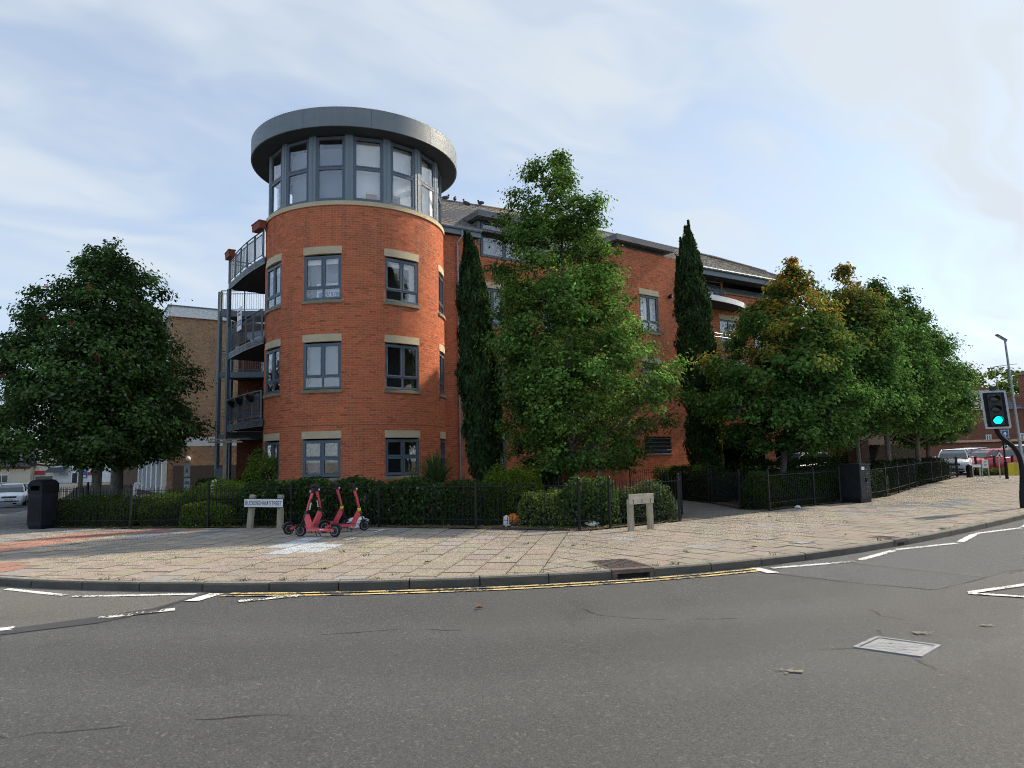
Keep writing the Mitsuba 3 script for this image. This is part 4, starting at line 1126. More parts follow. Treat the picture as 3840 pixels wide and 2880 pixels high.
# birds on the ridge beside the tower
for i, (x, y) in enumerate(((-2.72, 30.05), (-2.35, 30.23), (-1.25, 30.79), (-1.85, 30.2))):
    t = thing('pigeon', ('leftmost pigeon perched on the roof ridge, tight against the tower', 'second pigeon along the ridge from the tower', 'pigeon perched farthest along the ridge from the tower', 'pigeon sitting on the tiles just below the ridge')[i], 'bird', 'pigeons on the roof ridge')
    z = 13.16 if i != 3 else 12.95
    m = trimesh.creation.icosphere(2, 1.0); v = A(m.vertices) * A([0.15, 0.075, 0.085])
    v[:, 2] += 0.25 * v[:, 0]; v[:, 0] -= np.where(v[:, 0] < 0, 0.5 * np.abs(v[:, 0]), 0)
    MB().add(v @ rot(0.5 + i).T + A([x, y, z]), m.faces).build(t + '__body', 'bird_dark', smooth=True)
    h = trimesh.creation.icosphere(1, 0.045)
    hd = rot(0.5 + i) @ A([0.12, 0, 0.13])
    MB().add(A(h.vertices) + hd + A([x, y, z]), h.faces).tube([[*(A([x, y, z]) + hd)], [*(A([x, y, z]) + hd + rot(0.5 + i) @ A([0.08, 0, -0.01]))]], [0.015, 0.002], 5).build(t + '__head', 'bird_dark', smooth=True)
    for sg in (-1, 1):
        MB().tube([[*(A([x, y, z]) + rot(0.5 + i) @ A([0.0, 0.03 * sg, -0.06]))], [*(A([x, y, z]) + rot(0.5 + i) @ A([0.01, 0.03 * sg, -0.14]))]], 0.008, 4).build(part(t, 'leg'), 'terracotta')

# ---------------------------------------------------------------- foliage helpers
def leaf_mesh(c, n, size, col, rg, aspect=0.62, droop=0.0):
    c = A(c); k = len(c)
    n = n / (np.linalg.norm(n, axis=1, keepdims=True) + 1e-9)
    d = rg.normal(size=(k, 3)); d[:, 2] -= droop
    d -= (d * n).sum(1, keepdims=True) * n; d /= np.linalg.norm(d, axis=1, keepdims=True) + 1e-9
    s = np.cross(n, d)
    L = (size * rg.uniform(0.7, 1.3, k))[:, None]
    W = L * aspect
    h = n * L * 0.13
    v = np.stack([c - d * L / 2, c + s * W / 2 + h - d * L * 0.05, c + d * L / 2 - h * 0.4, c - s * W / 2 + h - d * L * 0.05], 1).reshape(-1, 3)
    i = np.arange(k)[:, None] * 4
    f = np.vstack([i + A([0, 1, 2]), i + A([0, 2, 3])])
    return v, f, np.repeat(np.clip(col * 1.18, 0.004, 0.9), 4, 0)


def leaves_build(key, parts_, mat='leaf'):
    vs, fs, cs, o = [], [], [], 0
    for v, f, c in parts_:
        vs.append(v); fs.append(f + o); cs.append(c); o += len(v)
    scene[key] = mikit.ply((np.vstack(vs), np.vstack(fs)), mat, color=np.vstack(cs))


def tree(name, label, base, env, trunk, n_clusters, per, leaf, colfn, seed, depth=1.0, clus=0.42, group=None, lean=(0, 0), cat='tree', limbs=9, mat='leaf', fork=1.5, aspect=0.62, inner=0.30, berries=0, trunk_mat='bark'):
    """env: (height, left radius, right radius) up the crown; trunk: (radius, top height)."""
    rg = np.random.default_rng(seed)
    t = thing(name, label, cat, group)
    env = A(env, float); bx, by = base; z0, z1 = env[0, 0], env[-1, 0]
    rl = lambda z: np.interp(z, env[:, 0], env[:, 1]); rr = lambda z: np.interp(z, env[:, 0], env[:, 2])
    ax = lambda z: A([bx, by]) + A(lean) * (np.asarray(z)[..., None] / z1) if np.ndim(z) else A([bx, by]) + A(lean) * (z / z1)
    # cluster centres
    zz = rg.uniform(z0, z1, n_clusters * 8); w = (rl(zz) + rr(zz)) ** 0.95
    zz = zz[rg.random(len(zz)) < w / w.max()][:n_clusters]
    th = rg.uniform(0, 2 * np.pi, len(zz)); co, si = np.cos(th), np.sin(th)
    rad = (rr(zz) + rl(zz)) / 2 + co * (rr(zz) - rl(zz)) / 2
    rad = rad * (0.66 + 0.62 * meshkit.noise(np.stack([co * 2.3 + 5, si * 2.3, zz * 1.25 + seed], 1), seed))
    fr = np.where(rg.random(len(zz)) < inner, rg.uniform(0.15, 0.75, len(zz)), rg.uniform(0.74, 1.0, len(zz)))
    rad = np.maximum(rad - clus * 0.55, 0.05) * fr
    C = np.c_[ax(zz)[:, 0] + co * rad, ax(zz)[:, 1] + si * rad * depth, zz]
    cr = clus * rg.uniform(0.55, 1.25, len(C)) * np.clip(0.45 + 0.6 * (rl(zz) + rr(zz)) / (rl(zz) + rr(zz)).max(), 0.4, 1)
    k = rg.poisson(per * (cr / clus) ** 2 + 3)
    idx = np.repeat(np.arange(len(C)), k)
    off = rg.normal(size=(len(idx), 3)) * A([0.50, 0.50, 0.30])
    P = C[idx] + off * cr[idx][:, None]
    P[:, 2] = np.maximum(P[:, 2], z0 - 0.3)
    out = np.c_[co[idx], si[idx], np.full(len(idx), 0.2)]
    n = 0.7 * off / (np.linalg.norm(off, axis=1, keepdims=True) + .1) + 0.55 * out + A([0, 0, 0.75]) + rg.normal(size=P.shape) * 0.45
    ct = rg.normal(0, 1, len(C))
    ct = ct * 1.25
    col = colfn(P, ct[idx], rg, (P[:, 2] - z0) / (z1 - z0))
    leaves_build(t + '__crown', [leaf_mesh(P, n, leaf, col, rg, aspect, 0.3)], mat)
    # trunk and limbs
    r0, zt = trunk
    zs = np.linspace(0.05, zt, 12)
    pts = np.c_[ax(zs) + 0.03 * np.c_[np.sin(zs * 1.3 + seed), np.cos(zs * 1.1 + seed)] * (zs / zt)[:, None], zs]
    m = MB().tube(pts, np.interp(zs / zt, [0, 0.06, 0.3, 1], [r0 * 1.35, r0 * 1.02, r0 * 0.9, r0 * 0.15]), 10)
    m.build(t + '__trunk', trunk_mat, smooth=True)
    sel = np.argsort(-np.hypot(C[:, 0] - bx, C[:, 1] - by) + rg.random(len(C)) * 1.2)[:limbs * 3:3]
    for i in sel:
        q = C[i]; zb = np.clip(q[2] - (0.75 + 0.35 * rg.random()) * np.hypot(q[0] - bx, q[1] - by), fork, zt * 0.9)
        a = A([*ax(zb), zb]); mid = (a + q) / 2 + A([0, 0, -0.08 * np.linalg.norm(q - a)])
        rr_ = r0 * np.interp(zb / zt, [0, 1], [0.5, 0.16])
        MB().tube([a, a * .5 + mid * .5 + A([0, 0, -.02]), mid, q], [rr_, rr_ * 0.8, rr_ * 0.55, rr_ * 0.15], 6).build(part(t, 'limb'), trunk_mat, smooth=True)
    tw = MB()
    for i in rg.permutation(len(C))[:min(len(C), 130)]:
        q = C[i]; zb = np.clip(q[2] - 0.6 * np.hypot(q[0] - bx, q[1] - by), fork * 0.9, zt * 0.95)
        a = A([*ax(zb), zb]); a = a * 0.55 + q * 0.45 if rg.random() < 0.6 else a
        tw.tube([a, (a + q) / 2 + rg.normal(0, 0.06, 3), q + rg.normal(0, 0.1, 3)], [0.018, 0.012, 0.004], 4, cap=False)
    tw.build(t + '__twigs', trunk_mat); stuff(t + '__twigs')
    if berries:
        m = MB(); s = trimesh.creation.icosphere(0, 1.0)
        ii = rg.permutation(np.nonzero(fr > 0.74)[0])[:berries]
        for i in ii:
            o = C[i] + np.r_[co[i], si[i] * depth, 0.3] * cr[i] * 0.9
            for _ in range(9):
                m.add(A(s.vertices) * rg.uniform(0.014, 0.022) + o + rg.normal(0, 0.035, 3), s.faces)
        m.build(t + '__berries', 'berry'); stuff(t + '__berries')
    return t


flat('berry', (0.36, 0.02, 0.02), 0.5)


def green(base, var=0.22, yellow=0.25, back=0.0):
    base = A(base)

    def fn(P, ct, rg, h):
        k = len(P)
        c = base * np.exp(ct * var * 0.9 + rg.normal(0, var, k))[:, None]
        y = np.clip(ct * 0.35 + rg.normal(0, 0.5, k), 0, 1)[:, None] * yellow
        c = c * (1 - y) + y * A([0.12, 0.14, 0.018])
        if back:
            b = (rg.random(k) < back)[:, None]
            c = np.where(b, A([0.20, 0.24, 0.17]) * rg.uniform(0.6, 1.2, (k, 1)), c)
        return c
    return fn


def maple(tint, lo=0.45, amount=0.85):
    g = green((0.080, 0.160, 0.042), 0.30, 0.12)

    def fn(P, ct, rg, h):
        c = g(P, ct, rg, h)
        a = np.clip((h - lo) * 1.8 + ct * 0.28 + 0.10 * np.sin(P[:, 0] * 1.7), 0, 1)[:, None] * amount
        a = a * (rg.random((len(P), 1)) < 0.8)
        t = A(tint) * rg.uniform(0.6, 1.3, (len(P), 1))
        t2 = np.where(rg.random((len(P), 1)) < 0.35, t * A([0.65, 1.5, 0.7]), t)
        return c * (1 - a) + t2 * a
    return fn


# ---------------------------------------------------------------- trees
tree('whitebeam_tree', 'large dense dark green tree with red berries in front of the brown block', (-12.35, 21.0),
     [(1.75, 2.4, 1.7), (2.3, 3.2, 2.5), (3.6, 3.3, 2.5), (4.7, 3.0, 2.2), (5.6, 2.6, 1.95), (6.4, 2.2, 1.8), (7.3, 1.7, 1.6), (7.9, 1.2, 1.2), (8.4, 0.6, 0.75)],
     (0.14, 7.2), 640, 190, 0.12, green((0.055, 0.105, 0.032), 0.36, 0.12, 0.06), 11, clus=0.46, fork=1.9, berries=34, inner=0.30)
tree('whitebeam_tree', 'second dark tree close behind the large berried one, its trunk to the right', (-13.4, 24.0),
     [(2.0, 1.6, 2.3), (3.0, 2.4, 2.8), (4.6, 2.5, 2.6), (6.0, 1.8, 1.7), (7.2, 0.8, 0.8)], (0.17, 5.8), 280, 110, 0.13, green((0.045, 0.085, 0.026), 0.3, 0.08, 0.03), 12, clus=0.5, fork=1.9, berries=8)
tree('callery_tree', 'tall bright green cone shaped tree in the bed right of the tower', (1.66, 19.9),
     [(1.35, 1.4, 1.9), (1.75, 1.8, 2.3), (2.7, 2.25, 3.0), (4.0, 2.35, 3.2), (5.27, 2.1, 2.9), (6.1, 2.1, 2.25), (7.4, 2.25, 1.6), (8.26, 2.2, 1.25), (9.3, 1.75, 1.15), (10.0, 1.3, 0.5), (10.5, 0.8, 0.1)],
     (0.13, 9.6), 600, 205, 0.102, green((0.082, 0.152, 0.036), 0.36, 0.18), 21, clus=0.44, fork=1.6, inner=0.26, lean=(-0.15, 0))
tree('maple_tree', 'rounded maple turning orange at the top, first of the row along the railings', (8.45, 22.6),
     [(1.75, 1.5, 1.6), (2.1, 2.4, 2.4), (3.0, 2.8, 2.6), (4.3, 2.9, 2.15), (5.9, 2.05, 1.6), (6.8, 1.2, 1.1), (7.5, 0.5, 0.5), (7.95, 0.15, 0.3)],
     (0.10, 6.4), 430, 190, 0.125, maple((0.50, 0.21, 0.035), 0.50), 31, clus=0.44, fork=1.7, lean=(0.85, 0), group='maples along the railings')
tree('maple_tree', 'second maple of the row, brown orange tinted on its upper left side', (11.95, 24.6),
     [(2.2, 1.1, 1.2), (2.9, 1.8, 1.8), (4.2, 2.0, 1.95), (5.4, 1.8, 1.75), (6.6, 1.35, 1.3), (7.5, 0.8, 0.8), (8.3, 0.2, 0.25)], (0.09, 6.6), 300, 150, 0.13, maple((0.38, 0.15, 0.04), 0.58, 0.8), 32, clus=0.45, fork=1.9, group='maples along the railings')
tree('maple_tree', 'third maple of the row, mostly green with a forked pale trunk', (14.9, 28.2),
     [(2.4, 1.2, 1.3), (3.1, 2.0, 2.0), (4.5, 2.2, 2.1), (6.0, 1.9, 1.8), (7.4, 1.2, 1.2), (8.6, 0.4, 0.5)], (0.11, 7.0), 300, 140, 0.14, maple((0.17, 0.07, 0.03), 0.75, 0.6), 33, clus=0.5, fork=1.7, group='maples along the railings')
tree('maple_tree', 'fourth maple of the row, green with bronze tips', (18.2, 31.9),
     [(2.4, 1.2, 1.3), (3.2, 2.0, 2.0), (5.0, 2.2, 2.1), (6.8, 1.7, 1.6), (8.4, 0.7, 0.7), (9.0, 0.2, 0.2)], (0.11, 7.2), 270, 135, 0.15, maple((0.16, 0.07, 0.03), 0.7, 0.7), 34, clus=0.52, fork=1.9, group='maples along the railings')
tree('maple_tree', 'farthest maple of the row, dark green, beside the car park', (20.6, 35.2),
     [(1.9, 1.6, 1.6), (3.2, 2.4, 2.4), (5.0, 2.3, 2.2), (6.6, 1.5, 1.4), (7.6, 0.4, 0.5)], (0.11, 7.0), 250, 130, 0.155, maple((0.14, 0.07, 0.03), 0.8, 0.5), 35, clus=0.52, fork=1.9, group='maples along the railings')


def cypress(label, base, prof, leaders, seed, n=26000, lean=(0, 0)):
    rg = np.random.default_rng(seed)
    t = thing('cypress_tree', label, 'tree')
    prof = A(prof, float); z0, z1 = prof[0, 0], prof[-1, 0]
    zz = rg.uniform(z0, z1, n * 3); r = np.interp(zz, prof[:, 0], prof[:, 1]); ok = rg.random(len(zz)) < (r / prof[:, 1].max()) ** 0.9
    zz, r = zz[ok][:n], r[ok][:n]
    th = rg.uniform(0, 2 * np.pi, len(zz))
    lump = meshkit.noise(np.stack([np.cos(th) * 2.2 + 7, np.sin(th) * 2.2, zz * 1.6], 1), seed) * 0.55 + meshkit.noise(np.stack([np.cos(th) * 5 + 7, np.sin(th) * 5, zz * 4], 1), seed + 1) * 0.35
    rr = r * (0.55 + 0.80 * lump) * np.where(rg.random(len(zz)) < 0.25, rg.uniform(0.4, 1, len(zz)), rg.uniform(0.86, 1.10, len(zz)))
    bx = base[0] + lean[0] * (zz - z0) / (z1 - z0); by = base[1] + lean[1] * (zz - z0) / (z1 - z0)
    P = np.c_[bx + rr * np.cos(th), by + rr * np.sin(th), zz]
    for dx, zt, w in leaders:
        k = n // 14
        z = zt - rg.random(k) ** 1.4 * 2.4; ww = w * np.clip((zt - z) / 1.2, 0.05, 1)
        a = rg.uniform(0, 6.3, k)
        P = np.vstack([P, np.c_[base[0] + lean[0] + dx + ww * np.cos(a), base[1] + lean[1] + ww * np.sin(a), z]])
    ang = np.arctan2(P[:, 1] - base[1] - lean[1] / 2, P[:, 0] - base[0] - lean[0] / 2)
    nrm = np.c_[np.cos(ang), np.sin(ang), 0.1 * np.ones(len(P))] + rg.normal(size=P.shape) * 0.5
    k = len(P)
    d = np.c_[0.35 * np.cos(ang), 0.35 * np.sin(ang), np.ones(k)] + rg.normal(size=(k, 3)) * 0.28
    nrm /= np.linalg.norm(nrm, axis=1, keepdims=True); d -= (d * nrm).sum(1, keepdims=True) * nrm; d /= np.linalg.norm(d, axis=1, keepdims=True)
    s = np.cross(nrm, d); L = rg.uniform(0.10, 0.22, (k, 1)); W = L * 0.36
    v = np.stack([P - d * L / 2, P + s * W / 2, P + d * L / 2, P - s * W / 2], 1).reshape(-1, 3)
    i = np.arange(k)[:, None] * 4
    lum = np.exp(rg.normal(0, 0.3, k) + 1.1 * (meshkit.noise(P * 3.0, seed) - 0.5))
    col = A([0.040, 0.072, 0.026]) * lum[:, None]
    br = (rg.random(k) < 0.05)[:, None]
    col = np.where(br, A([0.07, 0.045, 0.025]), col)
    leaves_build(t + '__foliage', [(v, np.vstack([i + A([0, 1, 2]), i + A([0, 2, 3])]), np.repeat(col, 4, 0))], 'leaf_dull')
    zc = np.linspace(z0 + 0.1, z1 - 0.6, 14)
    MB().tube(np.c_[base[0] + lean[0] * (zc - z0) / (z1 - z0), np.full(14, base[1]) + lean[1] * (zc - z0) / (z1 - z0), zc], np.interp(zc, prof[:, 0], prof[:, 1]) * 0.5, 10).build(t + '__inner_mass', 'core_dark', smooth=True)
    MB().tube([[*base, 0.1], [base[0] + 0.04, base[1], z0 + 0.4], [base[0] + lean[0] * .2, base[1], z0 + 1.2]], [0.11, 0.08, 0.05], 8).build(t + '__trunk', 'bark', smooth=True)
    for sg in (-1, 1):
        MB().tube([[base[0] + 0.03 * sg, base[1] - 0.05, 0.2], [base[0] + 0.16 * sg, base[1] - 0.1, z0 + 0.3], [base[0] + 0.2 * sg, base[1], z0 + 1.0]], [0.05, 0.035, 0.02], 6).build(part(t, 'stem'), 'bark', smooth=True)


cypress('tall narrow dark cypress with twin tips beside the rainwater pipe', (-0.83, 21.6), [(0.75, 0.15), (1.2, 0.42), (2.0, 0.56), (3.6, 0.60), (5.2, 0.58), (6.6, 0.50), (7.6, 0.34), (8.3, 0.16), (8.75, 0.04)], [(-0.12, 8.78, 0.13), (0.24, 8.2, 0.13), (0.05, 7.6, 0.2)], 41, lean=(-0.42, 0))
cypress('tall narrow cypress with several tips in front of the right hand brick wall', (6.95, 25.4), [(0.5, 0.15), (0.9, 0.5), (2.0, 0.66), (3.8, 0.66), (5.6, 0.68), (7.4, 0.62), (8.6, 0.46), (9.4, 0.26), (10.1, 0.06)], [(0.08, 10.25, 0.13), (-0.24, 9.6, 0.14), (0.3, 9.0, 0.16), (-0.4, 8.9, 0.12)], 42, lean=(-0.35, 0))

# ---------------------------------------------------------------- hedges and planting
def mass(key_name, label, blobs, n, leaf, colfn, seed, cat='hedge', mat='leaf', group=None, aspect=0.55, core=True):
    """Foliage over rounded boxes: blobs = (x0, y0, x1, y1, half width, height, z0)."""
    rg = np.random.default_rng(seed)
    t = thing(key_name, label, cat, group)
    parts_, tot = [], sum(math.hypot(b[2] - b[0], b[3] - b[1]) + 2 * b[4] for b in blobs)
    cm = MB()
    for b in blobs:
        p, q = A(b[:2]), A(b[2:4]); L = np.linalg.norm(q - p); u = (q - p) / max(L, 1e-6) if L > 1e-6 else A([1.0, 0]); v = A([-u[1], u[0]])
        hw, h, z0 = b[4], b[5], b[6] if len(b) > 6 else 0.13
        k = int(n * (L + 2 * hw) / tot)
        s = rg.uniform(-hw, L + hw, k); a = rg.uniform(-0.15, np.pi + 0.15, k)
        ex = np.clip(np.where(s < 0, -s, np.maximum(s - L, 0)) / hw, 0, 1)
        f = np.sqrt(np.clip(1 - ex ** 2.6, 0, 1))
        r = np.where(rg.random(k) < 0.2, rg.uniform(0.7, 1, k), rg.uniform(0.9, 1.05, k))
        ca, sa = np.cos(a), np.sin(a)
        w = hw * np.sign(ca) * np.abs(ca) ** 0.55 * f * r
        z = h * np.sign(sa) * np.abs(sa) ** 0.55 * (0.35 + 0.65 * f) * r
        lump = meshkit.noise(np.c_[s * 2.2, w * 2.2, z * 2.2 + seed], seed) - 0.5 + (0.9 * (meshkit.noise(np.c_[s * 3.5 + 9, w * 3.5, z * 3.5 + seed], seed + 3) - 0.5) + rg.normal(0, 0.10, k) if cat == 'shrub' else rg.normal(0, 0.06, k))
        P = np.c_[p + u * s[:, None] + v * (w * (1 + 0.34 * lump))[:, None], z0 + np.maximum(z * (1 + 0.38 * lump), 0.0)]
        nn = np.c_[v * ca[:, None], sa] + rg.normal(size=(k, 3)) * 0.6 + A([0, -0.1, 0.3])
        parts_.append(leaf_mesh(P, nn, leaf, colfn(P, rg.normal(0, 0.5, k), rg, np.clip(z / h, 0, 1)), rg, aspect))
        cs = []
        for x in np.linspace(-hw * 0.7, L + hw * 0.7, max(5, int(L * 3) + 4)):
            e = np.clip((-x if x < 0 else max(x - L, 0)) / hw, 0, 1); g = math.sqrt(max(0, 1 - e ** 2.6)) * 0.84
            ring = [[*(p + u * x + v * hw * g * c1), z0 + h * (0.35 + 0.65 * g) * 0.86 * s1] for c1, s1 in ((-1, 0), (-1, .55), (-.8, .85), (-.3, 1), (.3, 1), (.8, .85), (1, .55), (1, 0))]
            cs.append(ring)
        V = A(cs).reshape(-1, 3); F = []
        for i in range(len(cs) - 1):
            for j in range(7):
                o = i * 8 + j; F += [[o, o + 8, o + 9], [o, o + 9, o + 1]]
        for j in range(1, 7):
            F += [[0, j, j + 1], [(len(cs) - 1) * 8, (len(cs) - 1) * 8 + j + 1, (len(cs) - 1) * 8 + j]]
        cm.add(V, F)
    leaves_build(t + '__foliage', parts_, mat)
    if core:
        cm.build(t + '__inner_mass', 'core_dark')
    return t


DK = green((0.036, 0.068, 0.019), 0.34, 0.2)
MD = green((0.055, 0.100, 0.022), 0.30, 0.3)
BR = green((0.125, 0.20, 0.030), 0.28, 0.5)
LAUREL = green((0.040, 0.078, 0.022), 0.34, 0.25, 0.03)
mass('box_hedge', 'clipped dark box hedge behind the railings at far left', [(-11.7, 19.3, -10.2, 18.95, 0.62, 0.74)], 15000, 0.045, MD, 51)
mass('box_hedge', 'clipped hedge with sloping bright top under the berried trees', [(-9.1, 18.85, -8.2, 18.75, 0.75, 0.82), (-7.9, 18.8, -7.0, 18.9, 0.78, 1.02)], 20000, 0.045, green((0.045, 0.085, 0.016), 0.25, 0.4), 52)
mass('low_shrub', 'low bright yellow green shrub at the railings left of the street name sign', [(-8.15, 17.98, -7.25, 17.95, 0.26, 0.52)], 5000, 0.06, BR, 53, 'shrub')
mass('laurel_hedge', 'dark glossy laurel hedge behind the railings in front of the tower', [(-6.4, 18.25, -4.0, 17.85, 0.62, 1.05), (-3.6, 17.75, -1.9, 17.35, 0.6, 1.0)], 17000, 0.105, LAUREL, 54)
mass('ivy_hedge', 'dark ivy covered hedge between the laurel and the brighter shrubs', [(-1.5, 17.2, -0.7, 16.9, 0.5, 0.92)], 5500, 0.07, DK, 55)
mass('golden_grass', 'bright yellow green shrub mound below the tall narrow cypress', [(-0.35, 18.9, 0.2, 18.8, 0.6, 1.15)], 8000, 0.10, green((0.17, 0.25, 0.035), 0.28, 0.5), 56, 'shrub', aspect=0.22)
mass('variegated_shrub', 'light green leafy shrub beside the orange litter', [(0.55, 16.3, 1.0, 16.05, 0.44, 0.74)], 5200, 0.07, green((0.13, 0.18, 0.04), 0.4, 0.5, 0.10), 57, 'shrub')
mass('broadleaf_shrub', 'dark green leafy shrub just left of the blank sign', [(1.3, 15.95, 1.9, 16.05, 0.45, 0.95)], 4500, 0.085, green((0.065, 0.12, 0.03), 0.35, 0.25, 0.06), 58, 'shrub')
mass('privet_shrub', 'light flecked green shrub behind the blank sign at the railing corner', [(2.65, 16.6, 3.3, 16.95, 0.5, 0.80)], 6000, 0.06, green((0.085, 0.13, 0.045), 0.4, 0.3, 0.18), 59, 'shrub')
mass('fine_leaved_bush', 'round bush with small yellowish leaves at the left foot of the tower', [(-8.25, 22.9, -8.0, 22.95, 0.52, 1.75)], 7500, 0.062, BR, 60, 'shrub')
mass('dark_bush', 'dark low bush under the balconies', [(-10.2, 23.6, -8.9, 23.2, 0.5, 0.95)], 5000, 0.075, DK, 61, 'shrub')
mass('border_hedge', 'dark hedge along the railings on the far side of the entrance path', [(6.55, 22.9, 5.6, 26.3, 0.42, 1.1)], 9000, 0.07, DK, 62)
mass('bamboo_clump', 'green bamboo like clump at the corner of the right hand railings', [(6.7, 19.75, 7.1, 20.3, 0.42, 0.82)], 6000, 0.11, green((0.045, 0.085, 0.018), 0.3, 0.4), 63, 'shrub', aspect=0.2)
mass('border_hedge', 'dark mixed hedge below the first maple', [(7.7, 20.75, 9.4, 22.0, 0.5, 0.85)], 9000, 0.07, DK, 64)
mass('border_hedge', 'taller dark hedge between the first maple and the carport', [(7.6, 24.0, 11.5, 26.0, 0.5, 1.25)], 9000, 0.09, DK, 65)
mass('border_hedge', 'pale flecked hedge behind the railings right of the dark cabinet', [(10.7, 22.9, 12.1, 24.2, 0.5, 0.85)], 7000, 0.07, green((0.05, 0.08, 0.03), 0.35, 0.2, 0.1), 66)
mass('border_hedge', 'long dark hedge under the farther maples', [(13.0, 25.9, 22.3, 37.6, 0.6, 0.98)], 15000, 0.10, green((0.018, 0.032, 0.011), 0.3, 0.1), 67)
mass('yellow_shrub', 'yellow leaved shrub at the far end of the carport wall', [(14.6, 31.6, 15.5, 32.4, 0.6, 1.9)], 6000, 0.09, green((0.22, 0.17, 0.02), 0.25, 0.5), 68, 'shrub')


def blades(name, label, c, n, L, col, seed, w=0.022, cat='plant'):
    rg = np.random.default_rng(seed); t = thing(name, label, cat)
    V, F, Cc = [], [], []
    for i in range(n):
        a = rg.uniform(0, 6.3); el = rg.uniform(0.15, 1.45); l = L * rg.uniform(0.6, 1.1); d = A([math.cos(a) * math.cos(el), math.sin(a) * math.cos(el), math.sin(el)])
        s = A([-math.sin(a), math.cos(a), 0]); o = A(c) + A([rg.normal(0, 0.05), rg.normal(0, 0.05), rg.uniform(0, 0.25)])
        b = len(V); cc = A(col) * math.exp(rg.normal(0, 0.3))
        for k, f in enumerate((0, 0.35, 0.7, 1.0)):
            p = o + d * l * f - A([0, 0, 1]) * 0.35 * l * f * f * math.cos(el)
            ww = w * (1, 0.95, 0.7, 0.05)[k]
            V += [p - s * ww, p + s * ww]; Cc += [cc, cc]
        for k in range(3):
            F += [[b + 2 * k, b + 2 * k + 1, b + 2 * k + 3], [b + 2 * k, b + 2 * k + 3, b + 2 * k + 2]]
    scene[t + '__blades'] = mikit.ply((A(V), A(F)), 'leaf', color=A(Cc))
    MB().lathe([(0.16, 0.0), (0.12, 0.35), (0.02, 0.45)], tuple(c), 10).build(t + '__heart', 'core_dark', smooth=True)


blades('spiky_plant', 'spiky strap leaved plant at the right foot of the tower', (-2.25, 20.3, 0.80), 300, 1.18, (0.10, 0.15, 0.05), 71)
blades('spiky_plant', 'dark spiky plant beneath the tall green tree', (0.95, 19.4, 0.75), 260, 1.1, (0.065, 0.11, 0.035), 72)
blades('grass_clump', 'fine pale grass clump beside the spiky plant at the tower foot', (-2.75, 20.0, 0.6), 200, 0.62, (0.14, 0.19, 0.04), 73, 0.012)
# a slim bare twig of shrubs in front of the right-hand wall
wr = np.random.default_rng(99); V, F, Cc = [], [], []
for i in range(46):
    q = wr.uniform(kerb_s(-7), kerb_s(9)); p, t_, n_ = kerb_at(q); p = p + n_ * (0.14 if wr.random() < 0.6 else wr.uniform(0.2, 3.5))
    for j in range(wr.integers(5, 16)):
        a = wr.uniform(0, 6.3); l = wr.uniform(0.02, 0.075); o = A([*(p + wr.normal(0, 0.03, 2)), KZ]); d = A([math.cos(a) * .7, math.sin(a) * .7, 0.8]) * l; sd = A([-math.sin(a), math.cos(a), 0]) * 0.006
        b = len(V); V += [o - sd, o + sd, o + d]; F.append([b, b + 1, b + 2]); Cc += [A([0.09, 0.12, 0.03]) * wr.uniform(.6, 1.5)] * 3
scene['joint_weeds'] = mikit.ply((A(V), A(F)), 'leaf_dull', color=A(Cc))
labels['joint_weeds'] = {'label': 'tiny weeds growing in the paving joints along the kerb', 'category': 'weeds', 'kind': 'stuff'}
# ---------------------------------------------------------------- railings
def fence(label, pts, post_every=2.6, h=1.0, dense=0.105, name='railings', finial=True):
    t = thing(name, label, 'railings')
    P = A(pts, float); bar = None
    base = KZ
    for a, b in zip(P, P[1:]):
        L = np.linalg.norm(b - a); k = max(1, int(round(L / post_every)))
        for z in (0.93, 0.20):
            MB().beam([*a, base + z], [*b, base + z], 0.012 if z > 1 else 0.036, 0.012).build(part(t, 'rail'), 'iron_worn')
        for i in range(k):
            p = a + (b - a) * i / k
            MB().box((*p, base + 0.52), (0.045, 0.045, 1.06), math.atan2(*(b - a)[::-1])).mesh(trimesh.creation.icosphere(1, 0.032), t=(*p, base + 1.075)).build(part(t, 'post'), 'iron_worn')
            q = a + (b - a) * (i + 1) / k
            nb = int(np.linalg.norm(q - p) / dense)
            for j in range(1, nb):
                c = p + (q - p) * j / nb
                if bar is None:
                    m = MB().tube([[0, 0, 0.12], [0, 0, 0.99]], 0.0075, 6, cap=False).tube([[0, 0, 0.99], [0, 0, 1.03]], [0.0085, 0.001], 6, cap=False)
                    bar = mikit.ply(m.arrays()[:2], 'iron_black', smooth=30)
                copy_of(part(t, 'bar'), bar, T().translate([float(c[0]), float(c[1]), base + float(rng.normal(0, 0.003))]))
    p = P[-1]
    MB().box((*p, base + 0.52), (0.045, 0.045, 1.06)).mesh(trimesh.creation.icosphere(1, 0.032), t=(*p, base + 1.075)).build(part(t, 'post'), 'iron_worn')


fence('long black iron railings along the corner bed in front of the tower', [(-12.9, 21.5), (-12.75, 18.75), (-9.64, 17.90), (-7.56, 17.58), (-5.39, 17.19), (-3.18, 16.73), (-0.86, 15.80), (1.34, 14.93), (2.02, 15.21), (3.80, 16.53), (4.28, 18.3)])
fence('black railings with a return, around the corner bed under the first maple', [(6.10, 22.0), (6.16, 19.5), (6.74, 18.90), (8.63, 20.55), (9.75, 21.35)], dense=0.10)
fence('receding black railings from the dark cabinet to the car park', [(10.7, 22.0), (12.35, 23.68), (15.24, 27.5), (17.65, 30.92), (18.9, 32.2), (20.6, 34.3), (22.06, 36.05), (23.67, 38.0)], dense=0.16)
fence('black railings on the far side of the entrance path', [(6.06, 22.2), (5.7, 24.2), (4.3, 26.4)], dense=0.11)
